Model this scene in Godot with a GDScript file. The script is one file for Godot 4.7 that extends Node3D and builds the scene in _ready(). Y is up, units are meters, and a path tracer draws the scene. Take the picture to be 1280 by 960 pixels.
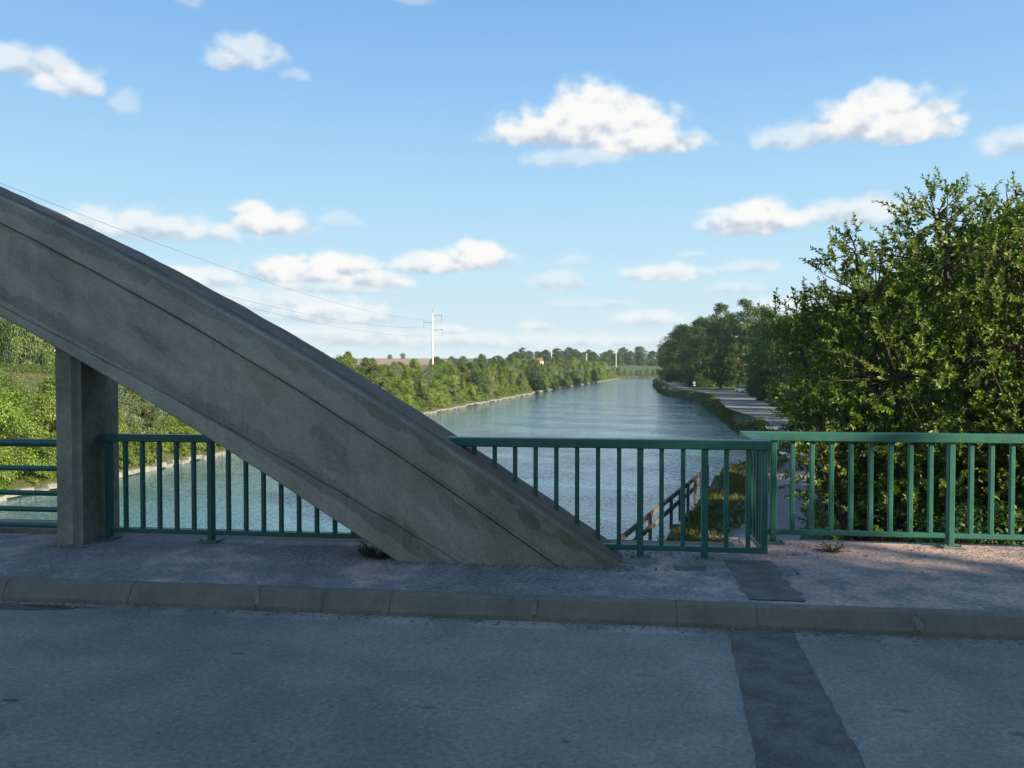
extends Node3D
# A canal seen from the footway of a concrete bow-string bridge, low evening sun from the right.
# x runs along the road (right positive), -z runs along the canal away from the bridge, y = 0 is the road surface.

const WATER := -6.3
const WALK := 0.14
const EYE := 1.72

var rng := RandomNumberGenerator.new()
var used := {}
var M := {}

# ---------------------------------------------------------------- naming and tagging
func numbered(called: String) -> String:
	if not used.has(called):
		used[called] = 0
		return called
	used[called] += 1
	return "%s_%03d" % [called, used[called]]

func tag(o: Node3D, label: String, category: String, group := "") -> Node3D:
	o.set_meta("label", label)
	o.set_meta("category", category)
	if group != "":
		o.set_meta("group", group)
	return o

func thing(called: String, label: String, category: String, at := Vector3.ZERO, turn := 0.0, group := "") -> Node3D:
	var o := Node3D.new()
	o.name = numbered(called)
	add_child(o)
	o.position = at
	o.rotation.y = turn
	tag(o, label, category, group)
	return o

func part(called: String, mesh: Mesh, mat: Material, parent: Node3D, at := Vector3.ZERO) -> MeshInstance3D:
	var o := MeshInstance3D.new()
	o.name = called
	o.mesh = mesh
	if mat:
		o.material_override = mat
	parent.add_child(o, true)
	o.position = at
	return o

func structure(called: String, mesh: Mesh, mat: Material, kind := "structure") -> MeshInstance3D:
	var o := part(numbered(called), mesh, mat, self)
	o.set_meta("kind", kind)
	return o

# ---------------------------------------------------------------- shape helper
class Shape:
	var st := SurfaceTool.new()
	func _init() -> void:
		st.begin(Mesh.PRIMITIVE_TRIANGLES)
		st.set_smooth_group(-1)
	func tri(a: Vector3, b: Vector3, c: Vector3) -> void:
		st.add_vertex(a); st.add_vertex(b); st.add_vertex(c)
	func quad(a: Vector3, b: Vector3, c: Vector3, d: Vector3) -> void:
		tri(a, b, c); tri(a, c, d)
	# a closed ring of points swept from ring p to ring q (clockwise seen from the end of q)
	func skin(p: PackedVector3Array, q: PackedVector3Array) -> void:
		var n := p.size()
		for i in n:
			var j := (i + 1) % n
			quad(p[i], q[i], q[j], p[j])
	func cap(p: PackedVector3Array, flip: bool) -> void:
		for i in range(1, p.size() - 1):
			if flip:
				tri(p[0], p[i + 1], p[i])
			else:
				tri(p[0], p[i], p[i + 1])
	# bar with chamfered square section from a to b, width w (sideways) and h (along up)
	func bar(a: Vector3, b: Vector3, w: float, h: float, bevel := 0.004, up := Vector3.UP) -> void:
		var d := (b - a).normalized()
		if absf(d.dot(up)) > 0.95:
			up = Vector3.BACK
		var s := d.cross(up).normalized()
		var u := s.cross(d).normalized()
		var x := w * 0.5
		var y := h * 0.5
		var e := minf(bevel, minf(x, y) * 0.6)
		var ring := [Vector2(-x + e, -y), Vector2(x - e, -y), Vector2(x, -y + e), Vector2(x, y - e), Vector2(x - e, y), Vector2(-x + e, y), Vector2(-x, y - e), Vector2(-x, -y + e)]
		var p := PackedVector3Array()
		var q := PackedVector3Array()
		for r in ring:
			p.append(a + s * r.x + u * r.y)
			q.append(b + s * r.x + u * r.y)
		skin(p, q)
		cap(p, false)
		cap(q, true)
	func box(lo: Vector3, hi: Vector3, bevel := 0.004) -> void:
		var c := (lo + hi) * 0.5
		bar(Vector3(lo.x, c.y, c.z), Vector3(hi.x, c.y, c.z), hi.z - lo.z, hi.y - lo.y, bevel)
	func tube(a: Vector3, b: Vector3, ra: float, rb: float, n := 8, ends := true) -> void:
		var d := (b - a).normalized()
		var up := Vector3.UP if absf(d.y) < 0.95 else Vector3.BACK
		var s := d.cross(up).normalized()
		var u := s.cross(d).normalized()
		var p := PackedVector3Array()
		var q := PackedVector3Array()
		for i in n:
			var t := TAU * i / n
			var o := s * cos(t) + u * sin(t)
			p.append(a + o * ra)
			q.append(b + o * rb)
		st.set_smooth_group(0)
		skin(p, q)
		st.set_smooth_group(-1)
		if ends:
			cap(p, false)
			cap(q, true)
	func done(smooth := false) -> ArrayMesh:
		st.generate_normals()
		if smooth:
			st.index()
		return st.commit()

# ---------------------------------------------------------------- leaves
class Leaves:
	var v := PackedVector3Array()
	var n := PackedVector3Array()
	var c := PackedColorArray()
	var ix := PackedInt32Array()
	func leaf(p: Vector3, d: Vector3, nrm: Vector3, length: float, width: float, col: Color) -> void:
		var s := d.cross(nrm).normalized()
		nrm = s.cross(d).normalized()
		var k := v.size()
		var m := p + d * length * 0.45 + nrm * width * 0.3
		v.append(p); v.append(m - s * width * 0.5); v.append(p + d * length); v.append(m + s * width * 0.5)
		for i in 4:
			n.append(nrm)
			c.append(col)
		ix.append_array([k, k + 1, k + 2, k, k + 2, k + 3])
	func fine_leaf(p: Vector3, d: Vector3, nrm: Vector3, length: float, width: float, col: Color) -> void:
		var s := d.cross(nrm).normalized()
		nrm = s.cross(d).normalized()
		var k := v.size()
		var w := width * 0.5
		var droop := nrm * -length
		v.append(p)
		v.append(p + d * length * 0.3 - s * w * 0.85 + nrm * w * 0.35)
		v.append(p + d * length * 0.3 + s * w * 0.85 + nrm * w * 0.35)
		v.append(p + d * length * 0.65 - s * w * 0.8 + nrm * w * 0.35 + droop * 0.05)
		v.append(p + d * length * 0.65 + s * w * 0.8 + nrm * w * 0.35 + droop * 0.05)
		v.append(p + d * length + droop * 0.16)
		v.append(p + d * length * 0.5 + droop * 0.03)
		n.append((nrm + d * 0.0).normalized()); n.append((nrm + s * 0.35).normalized()); n.append((nrm - s * 0.35).normalized())
		n.append((nrm + s * 0.35).normalized()); n.append((nrm - s * 0.35).normalized()); n.append(nrm); n.append(nrm)
		for i in 7:
			c.append(col)
		ix.append_array([k, k + 1, k + 6, k, k + 6, k + 2, k + 1, k + 3, k + 6, k + 2, k + 6, k + 4, k + 3, k + 5, k + 6, k + 4, k + 6, k + 5])
	func done() -> ArrayMesh:
		var a := []
		a.resize(Mesh.ARRAY_MAX)
		a[Mesh.ARRAY_VERTEX] = v
		a[Mesh.ARRAY_NORMAL] = n
		a[Mesh.ARRAY_COLOR] = c
		a[Mesh.ARRAY_INDEX] = ix
		var m := ArrayMesh.new()
		m.add_surface_from_arrays(Mesh.PRIMITIVE_TRIANGLES, a)
		return m

func ball() -> Vector3:
	while true:
		var p := Vector3(rng.randf_range(-1, 1), rng.randf_range(-1, 1), rng.randf_range(-1, 1))
		if p.length_squared() < 1.0 and p.length_squared() > 0.0001:
			return p
	return Vector3.UP

func shade_of(a: Color, b: Color, t: float, spread: float) -> Color:
	var col := a.lerp(b, t)
	var k := rng.randf_range(1.0 - spread, 1.0 + spread)
	return Color(col.r * k, col.g * k, col.b * k)

# crown of leaf clumps; returns [trunk mesh, crown mesh]
# o: h total height, base (crown bottom), r, clumps, per, leaf, wide, a, b (linear leaf colours), profile(t) 0..1 -> radius, stems
func make_plant(seed_: int, o: Dictionary) -> Array:
	rng.seed = seed_
	var wood := Shape.new()
	var lv := Leaves.new()
	var h: float = o.h
	var base: float = o.base
	var stems: int = o.get("stems", 1)
	var tr: float = o.get("trunk", h * 0.018)
	var heads := []
	for s in stems:
		var lean: Vector3 = Vector3.ZERO if stems == 1 else Vector3(rng.randf_range(-1, 1), 0, rng.randf_range(-1, 1)) * o.r * 0.55
		var p: Vector3 = lean * 0.12 + Vector3(0, -0.3, 0)
		var n := 6
		var path := [p]
		for i in n:
			var t := (i + 1.0) / n
			var q: Vector3 = lean * t + Vector3(rng.randf_range(-1, 1) * 0.02 * h, t * h * 0.86, rng.randf_range(-1, 1) * 0.02 * h)
			wood.tube(p, q, tr * (1.05 - (i / float(n)) * 0.9), tr * (1.05 - t * 0.9), 7, false)
			p = q
			path.append(q)
		heads.append(path)
	for k in o.clumps:
		var t := rng.randf()
		if o.get("low", false):
			t = pow(t, 1.3)
		var env := 0.0
		match o.get("form", "round"):
			"round": env = sqrt(maxf(0.0, 1.0 - pow(2.0 * t - 0.9, 2.0) / 1.25))
			"poplar": env = pow(sin(PI * clampf(0.08 + t * 0.9, 0, 1)), 0.6)
			"cone": env = (1.0 - t) * 0.95 + 0.05
			"mound": env = sqrt(maxf(0.0, 1.0 - t * t))
		var ang := rng.randf() * TAU
		var rad: float = o.r * env * pow(rng.randf(), 0.45)
		var lump := 1.0 + 0.22 * sin(ang * 3.0 + seed_) * sin(t * 9.0 + seed_ * 1.7)
		var c := Vector3(cos(ang) * rad * lump, base + (h - base) * t, sin(ang) * rad * lump)
		var cr: float = o.get("clump", 0.24) * o.r * rng.randf_range(0.65, 1.25)
		if k % 3 == 0:
			var path: Array = heads[k % stems]
			var from: Vector3 = path[clampi(int(c.y / h * 6.0) - 1, 1, 5)]
			var mid := from.lerp(c, 0.5) + Vector3(0, cr * 0.25, 0)
			wood.tube(from, mid, tr * 0.34, tr * 0.2, 5, false)
			wood.tube(mid, c, tr * 0.2, tr * 0.07, 5, false)
		var tint := rng.randf()
		var out := Vector3(c.x, (c.y - (base + h) * 0.45) * 0.7, c.z).normalized()
		var droop: float = o.get("droop", 0.0)
		for i in o.per:
			var b := ball()
			var p := c + Vector3(b.x * cr, b.y * cr * (0.75 + droop * 2.0) - droop * cr * 1.4, b.z * cr)
			if p.y < 0.02:
				p.y = rng.randf() * 0.2
			var nrm := (out * 0.8 + ball() * 0.72 + Vector3(0, 0.35, 0)).normalized()
			var d := ball().normalized()
			if droop > 0.0:
				d = (d * 0.4 + Vector3.DOWN).normalized()
			if absf(d.dot(nrm)) > 0.9:
				d = nrm.cross(Vector3(d.z, d.x, d.y)).normalized()
			var l: float = o.leaf * rng.randf_range(0.65, 1.35)
			lv.leaf(p, d, nrm, l, l * o.get("wide", 0.62), shade_of(o.a, o.b, clampf(tint * 0.6 + rng.randf() * 0.4, 0, 1), 0.22))
	return [wood.done(true), lv.done()]

func plant(kind: Array, called: String, label: String, category: String, at: Vector3, scale_: Vector3, turn: float, group := "") -> Node3D:
	var o := thing(called, label, category, at, turn, group)
	o.scale = scale_
	part("trunk", kind[0], M.bark, o)
	part("crown", kind[1], M.leaf, o)
	return o

# ---------------------------------------------------------------- textures
func noise_bytes(seed_: int, freq: float, w: int, h: int, octaves := 4, seamless := false) -> PackedByteArray:
	var f := FastNoiseLite.new()
	f.seed = seed_
	f.noise_type = FastNoiseLite.TYPE_SIMPLEX_SMOOTH
	f.frequency = freq
	f.fractal_octaves = octaves
	return (f.get_seamless_image(w, h) if seamless else f.get_image(w, h)).get_data()

func texture_from(w: int, h: int, rgb: PackedByteArray) -> ImageTexture:
	return ImageTexture.create_from_image(Image.create_from_data(w, h, false, Image.FORMAT_RGB8, rgb))

func normal_from(w: int, h: int, l: PackedByteArray, strength: float) -> ImageTexture:
	var im := Image.create_from_data(w, h, false, Image.FORMAT_L8, l)
	im.convert(Image.FORMAT_RGBA8)
	im.bump_map_to_normal_map(strength)
	return ImageTexture.create_from_image(im)

func grit(n: int) -> PackedByteArray:
	var crypto := RandomNumberGenerator.new()
	crypto.seed = 77
	var b := PackedByteArray()
	b.resize(n)
	for i in n / 4:
		b.encode_u32(i * 4, crypto.randi())
	return b

func plain(c: Color, rough := 0.8, metal := 0.0) -> StandardMaterial3D:
	var m := StandardMaterial3D.new()
	m.albedo_color = c
	m.roughness = rough
	m.metallic = metal
	return m

func lin(r: float, g: float, b: float) -> Color:
	return Color(r, g, b).linear_to_srgb()

# mottled surface on world triplanar coordinates: c0 dark .. c1 light (sRGB 0..255)
func mottled(seed_: int, c0: Vector3, c1: Vector3, tile: float, grain: float, rough := 0.9, bump := 1.5) -> StandardMaterial3D:
	var s := 256
	var a := noise_bytes(seed_, 0.012, s, s, 4, true)
	var b := noise_bytes(seed_ + 1, 0.08, s, s, 3, true)
	var g := grit(s * s)
	var rgb := PackedByteArray()
	rgb.resize(s * s * 3)
	var hgt := PackedByteArray()
	hgt.resize(s * s)
	for i in s * s:
		var t := clampf((a[i] * 0.55 + b[i] * 0.45) / 255.0 + (g[i] - 128) / 255.0 * grain, 0.0, 1.0)
		rgb[i * 3] = int(c0.x + (c1.x - c0.x) * t)
		rgb[i * 3 + 1] = int(c0.y + (c1.y - c0.y) * t)
		rgb[i * 3 + 2] = int(c0.z + (c1.z - c0.z) * t)
		hgt[i] = clampi(int(b[i] * 0.7 + g[i] * 0.3), 0, 255)
	var m := StandardMaterial3D.new()
	m.albedo_texture = texture_from(s, s, rgb)
	m.roughness = rough
	m.uv1_triplanar = true
	m.uv1_world_triplanar = true
	m.uv1_scale = Vector3.ONE / tile
	m.normal_enabled = true
	m.normal_texture = normal_from(s, s, hgt, bump)
	m.normal_scale = 0.6
	return m

# painted steel: chalky fading, with chips down to rust
func chipped(seed_: int, c0: Vector3, c1: Vector3, tile: float, grain: float, rough: float, bump: float) -> StandardMaterial3D:
	var m := mottled(seed_, c0, c1, tile, grain, rough, bump)
	var im: Image = m.albedo_texture.get_image()
	var f := FastNoiseLite.new()
	f.seed = seed_
	f.frequency = 0.09
	f.fractal_octaves = 3
	var s := im.get_width()
	for y in s:
		for x in s:
			var n := f.get_noise_2d(x, y)
			if n > 0.42:
				im.set_pixel(x, y, Color(0.36, 0.24, 0.17) if n > 0.47 else Color(0.30, 0.44, 0.40))
			elif n < -0.36:
				im.set_pixel(x, y, im.get_pixel(x, y).lerp(Color(0.32, 0.46, 0.42), 0.35))
	m.albedo_texture = ImageTexture.create_from_image(im)
	return m

func make_materials() -> void:
	M.concrete = mottled(11, Vector3(104, 94, 79), Vector3(162, 150, 131), 2.0, 0.25)
	M.concrete_top = mottled(15, Vector3(74, 63, 53), Vector3(138, 122, 105), 0.9, 0.4, 0.95, 3.0)
	M.kerb = mottled(21, Vector3(98, 89, 76), Vector3(134, 124, 107), 1.3, 0.25)
	M.mortar = mottled(22, Vector3(100, 96, 84), Vector3(146, 140, 126), 0.6, 0.3)
	M.stone = mottled(23, Vector3(82, 84, 82), Vector3(140, 140, 135), 1.1, 0.2)
	M.path = mottled(31, Vector3(96, 94, 92), Vector3(132, 128, 124), 3.1, 0.2)
	M.patch = mottled(41, Vector3(66, 60, 56), Vector3(126, 117, 107), 0.7, 0.35, 0.85, 4.0)
	M.dust = mottled(43, Vector3(96, 84, 74), Vector3(140, 124, 108), 0.8, 0.4, 0.95, 3.0)
	var paint := chipped(51, Vector3(20, 76, 64), Vector3(38, 102, 88), 0.45, 0.22, 0.42, 1.2)
	M.green = paint
	M.plate = mottled(53, Vector3(64, 84, 76), Vector3(104, 112, 104), 0.25, 0.35, 0.7)
	M.rust = mottled(55, Vector3(58, 53, 49), Vector3(100, 91, 82), 0.5, 0.3)
	M.rust_light = mottled(57, Vector3(96, 72, 52), Vector3(150, 122, 90), 0.4, 0.3)
	M.bark = mottled(61, Vector3(58, 48, 38), Vector3(98, 86, 72), 0.6, 0.3)
	M.white = plain(Color(0.9, 0.89, 0.86), 0.6)
	M.pole = mottled(69, Vector3(176, 174, 168), Vector3(206, 204, 198), 2.0, 0.1)
	M.wire = plain(Color(0.2, 0.21, 0.23), 0.6)
	M.grey_metal = plain(Color(0.45, 0.47, 0.48), 0.5, 0.3)
	M.dark = plain(Color(0.05, 0.05, 0.055), 0.5)
	M.glass = plain(Color(0.04, 0.05, 0.06), 0.08)
	M.tyre = plain(Color(0.03, 0.03, 0.03), 0.85)
	M.roof = mottled(63, Vector3(92, 62, 52), Vector3(128, 88, 72), 1.5, 0.3)
	M.render_wall = mottled(65, Vector3(190, 184, 172), Vector3(222, 216, 204), 2.0, 0.1)
	M.field = mottled(67, Vector3(112, 92, 66), Vector3(150, 128, 94), 60.0, 0.1)
	var leaf := StandardMaterial3D.new()
	leaf.vertex_color_use_as_albedo = true
	leaf.roughness = 0.55
	leaf.backlight_enabled = true
	leaf.backlight = Color(0.78, 0.88, 0.30)
	leaf.cull_mode = BaseMaterial3D.CULL_DISABLED
	M.leaf = leaf
	var ground := mottled(71, Vector3(120, 118, 96), Vector3(255, 255, 240), 4.0, 0.25, 0.95, 3.0)
	ground.vertex_color_use_as_albedo = true
	M.ground = ground
	# asphalt of the carriageway: one tile of 14 m by 7 m
	var w := 2048
	var h := 1024
	var a := noise_bytes(101, 0.0022, w, h, 4)
	var b := noise_bytes(102, 0.012, w, h, 4)
	var e := noise_bytes(103, 0.16, w, h, 2)
	var g := grit(w * h)
	var rgb := PackedByteArray()
	rgb.resize(w * h * 3)
	var hgt := PackedByteArray()
	hgt.resize(w * h)
	for i in w * h:
		var t := 121.0 + (a[i] - 128) * 0.10 + (b[i] - 128) * 0.08 + (e[i] - 128) * 0.10 + (g[i] - 128) * 0.09
		if g[i] > 249 and e[i] > 140:
			t += 26.0
		elif g[i] < 7 and e[i] < 118:
			t -= 26.0
		var gutter := i / w
		if gutter > 246 and gutter < 270 and b[i] + (g[i] >> 2) > 150:
			t += 13.0
		rgb[i * 3] = int(t * 1.02)
		rgb[i * 3 + 1] = int(t * 0.965)
		rgb[i * 3 + 2] = int(t * 0.895)
		hgt[i] = clampi(int(e[i] * 0.6 + g[i] * 0.4), 0, 255)
	# oil drips, leaves pressed flat and a damp stain along the gutter
	for s in [[-4.35, -5.18, 0.62, 0.075, -46.0], [-3.85, -5.22, 0.35, 0.04, -34.0], [-3.05, -3.72, 0.05, 0.02, -44.0], [-0.9, -3.9, 0.03, 0.012, -34.0], [-0.2, -3.62, 0.03, 0.016, -36.0], [1.9, -3.95, 0.05, 0.018, -30.0], [1.45, -4.15, 0.04, 0.015, -30.0], [2.35, -3.8, 0.05, 0.02, -26.0], [-2.2, -4.5, 0.04, 0.012, -26.0], [0.2, -4.45, 0.05, 0.012, -24.0]]:
		for py in range(int((s[1] - s[3] * 2 + 7.0) / 7.0 * h), int((s[1] + s[3] * 2 + 7.0) / 7.0 * h) + 1):
			for px in range(int((s[0] - s[2] * 2 + 7.0) / 14.0 * w), int((s[0] + s[2] * 2 + 7.0) / 14.0 * w) + 1):
				if px < 0 or py < 0 or px >= w or py >= h:
					continue
				var dx: float = (px / float(w) * 14.0 - 7.0 - s[0]) / s[2]
				var dy: float = (py / float(h) * 7.0 - 7.0 - s[1]) / s[3]
				var i := py * w + px
				var k := 1.0 - dx * dx - dy * dy + (b[i] - 128) / 110.0
				if k > 0.0:
					for q in 3:
						rgb[i * 3 + q] = clampi(int(rgb[i * 3 + q] + s[4] * minf(1.0, k * 2.5)), 16, 255)
	var m := StandardMaterial3D.new()
	m.albedo_texture = texture_from(w, h, rgb)
	m.normal_enabled = true
	m.normal_texture = normal_from(w, h, hgt, 2.2)
	m.normal_scale = 0.7
	m.roughness = 0.82
	M.road = m
	# footway: worn asphalt with reddish grit gathered and warm sun dapples painted beyond the joint, one tile of 14 m by 3.5 m
	h = 512
	a = noise_bytes(111, 0.004, w, h, 5)
	b = noise_bytes(112, 0.02, w, h, 5)
	e = noise_bytes(113, 0.14, w, h, 2)
	rgb.resize(w * h * 3)
	hgt.resize(w * h)
	for py in h:
		for px in w:
			var i := py * w + px
			var x := px / float(w) * 14.0 - 7.0
			var t := 126.0 + (a[i] - 128) * 0.14 + (b[i] - 128) * 0.12 + (e[i] - 128) * 0.18 + (g[i] - 128) * 0.12
			var sand_and_sun := clampf((b[i] * 0.6 + a[i] * 0.4 - 118.0) / 40.0 + (0.55 if x > 1.25 else -0.35), 0.0, 1.0)
			if g[i] > 250 and e[i] > 140:
				t += 40.0
			rgb[i * 3] = clampi(int(t * 1.03 + sand_and_sun * 26.0), 0, 255)
			rgb[i * 3 + 1] = clampi(int(t * 0.96 + sand_and_sun * 10.0), 0, 255)
			rgb[i * 3 + 2] = clampi(int(t * 0.945 + sand_and_sun * 2.0), 0, 255)
			hgt[i] = clampi(int(e[i] * 0.5 + g[i] * 0.3 + b[i] * 0.2), 0, 255)
	m = StandardMaterial3D.new()
	m.albedo_texture = texture_from(w, h, rgb)
	m.normal_enabled = true
	m.normal_texture = normal_from(w, h, hgt, 2.8)
	m.normal_scale = 0.45
	m.roughness = 0.88
	M.walk = m
	# face of the arch rib: u along the bridge (6.8 m), v from the top edge down
	a = noise_bytes(121, 0.003, w, h, 5)
	b = noise_bytes(122, 0.011, w, h, 5)
	e = noise_bytes(123, 0.09, w, h, 3)
	var st := noise_bytes(124, 0.006, w, h, 4)
	var stains := [[-3.78, 0.52, 0.16, 0.07, 22.0], [-3.95, 0.50, 0.07, 0.04, 16.0], [-4.95, 0.45, 0.14, 0.10, 12.0], [-2.25, 0.55, 0.22, 0.16, 18.0], [-3.05, 0.20, 0.10, 0.03, 22.0], [-3.55, 0.24, 0.10, 0.02, 26.0], [-1.2, 0.35, 0.35, 0.1, 12.0], [-0.6, 0.1, 0.3, 0.1, 16.0]]
	for py in h:
		var v := py / float(h)
		var row_stains := stains.filter(func(s): return absf(v - s[1]) < 2.0 * s[3])
		for px in w:
			var i := py * w + px
			var x := px / float(w) * 6.8 - 6.4
			var n := (b[i] - 128) / 128.0
			var n2 := (a[i] - 128) / 128.0
			var streak := (st[(py / 9) * w + px] - 128) / 128.0
			var t := 157.0 + n2 * 13.0 + n * 10.0 + streak * 14.0 - (13.0 if streak > 0.3 and v > 0.26 else 0.0) * clampf(n + 0.7, 0.0, 1.0) - (5.0 if py % 58 < 2 else 0.0) + (e[i] - 128) * 0.09 + (g[i] - 128) * 0.06
			if e[i] < 62 and g[i] < 150:
				t -= 11.0
			# lime run-off and dirt: patches with ragged edges
			if v > 0.70 and v < 0.86 + n * 0.02:
				t -= 22.0 * clampf((v - 0.72 + n * 0.07) * 22.0, 0.0, 1.0)
			if v > 0.235 and v < 0.26:  # even strip below the slot: shade of the proud flange, painted in
				t -= 12.0
			if v < 0.10 + n * 0.06 + n2 * 0.05:
				t -= 20.0 * clampf((0.12 + n * 0.06 + n2 * 0.05 - v) * 30.0, 0.0, 1.0)
			var foot_tone := clampf((x + 2.6) / 2.4 + n2 * 0.9 + n * 0.5 - 0.1, 0.0, 1.0)  # darker and more olive-brown towards the foot, broken up by noise
			t -= foot_tone * 24.0
			var r := t - foot_tone * 1.0
			var gg := t - foot_tone * 4.0
			var bb := t * 0.965 - foot_tone * 12.0
			for s in row_stains:
				var dx: float = (x - s[0]) / s[2]
				var dy: float = (v - s[1]) / s[3]
				if absf(dx) < 2.0 and absf(dy) < 2.0:
					var k: float = clampf((0.8 - dx * dx - dy * dy + n * 1.3) * 1.4, 0.0, 1.0) * s[4]
					r -= k * 0.9
					gg -= k
					bb -= k
			# efflorescence at the foot
			if x > -1.5 and n + n2 * 0.6 > 0.28 and v > 0.5:
				r += 12.0; gg += 11.0; bb += 9.0
			rgb[i * 3] = clampi(int(r), 20, 255)
			rgb[i * 3 + 1] = clampi(int(gg * 0.94), 20, 255)
			rgb[i * 3 + 2] = clampi(int(bb * 0.85), 16, 255)
			hgt[i] = clampi(int(e[i] * 0.35 + b[i] * 0.45 + g[i] * 0.2), 0, 255)
	m = StandardMaterial3D.new()
	m.albedo_texture = texture_from(w, h, rgb)
	m.normal_enabled = true
	m.normal_texture = normal_from(w, h, hgt, 2.0)
	m.normal_scale = 0.6
	m.roughness = 0.92
	M.rib = m
	# canal water
	w = 1536
	a = noise_bytes(131, 0.022, w, w, 3, true)
	b = noise_bytes(132, 0.07, w, w, 2, true)
	e = noise_bytes(133, 0.0035, w, w, 3, true)
	hgt.resize(w * w)
	for i in w * w:
		hgt[i] = clampi(int(128.0 + ((a[i] - 128) * 0.5 + (b[i] - 128) * 0.42) * (0.55 + maxf(0.0, e[i] - 70) / 260.0)), 0, 255)
	m = StandardMaterial3D.new()
	m.albedo_color = lin(0.042, 0.122, 0.158)
	m.roughness = 0.06
	m.normal_enabled = true
	m.normal_texture = normal_from(w, w, hgt, 8.0)
	m.metallic_specular = 0.35
	m.normal_scale = 0.32
	M.water = m

# ---------------------------------------------------------------- sky
func smooth(a: float, b: float, x: float) -> float:
	var t := clampf((x - a) / (b - a), 0.0, 1.0)
	return t * t * (3.0 - 2.0 * t)

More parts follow.
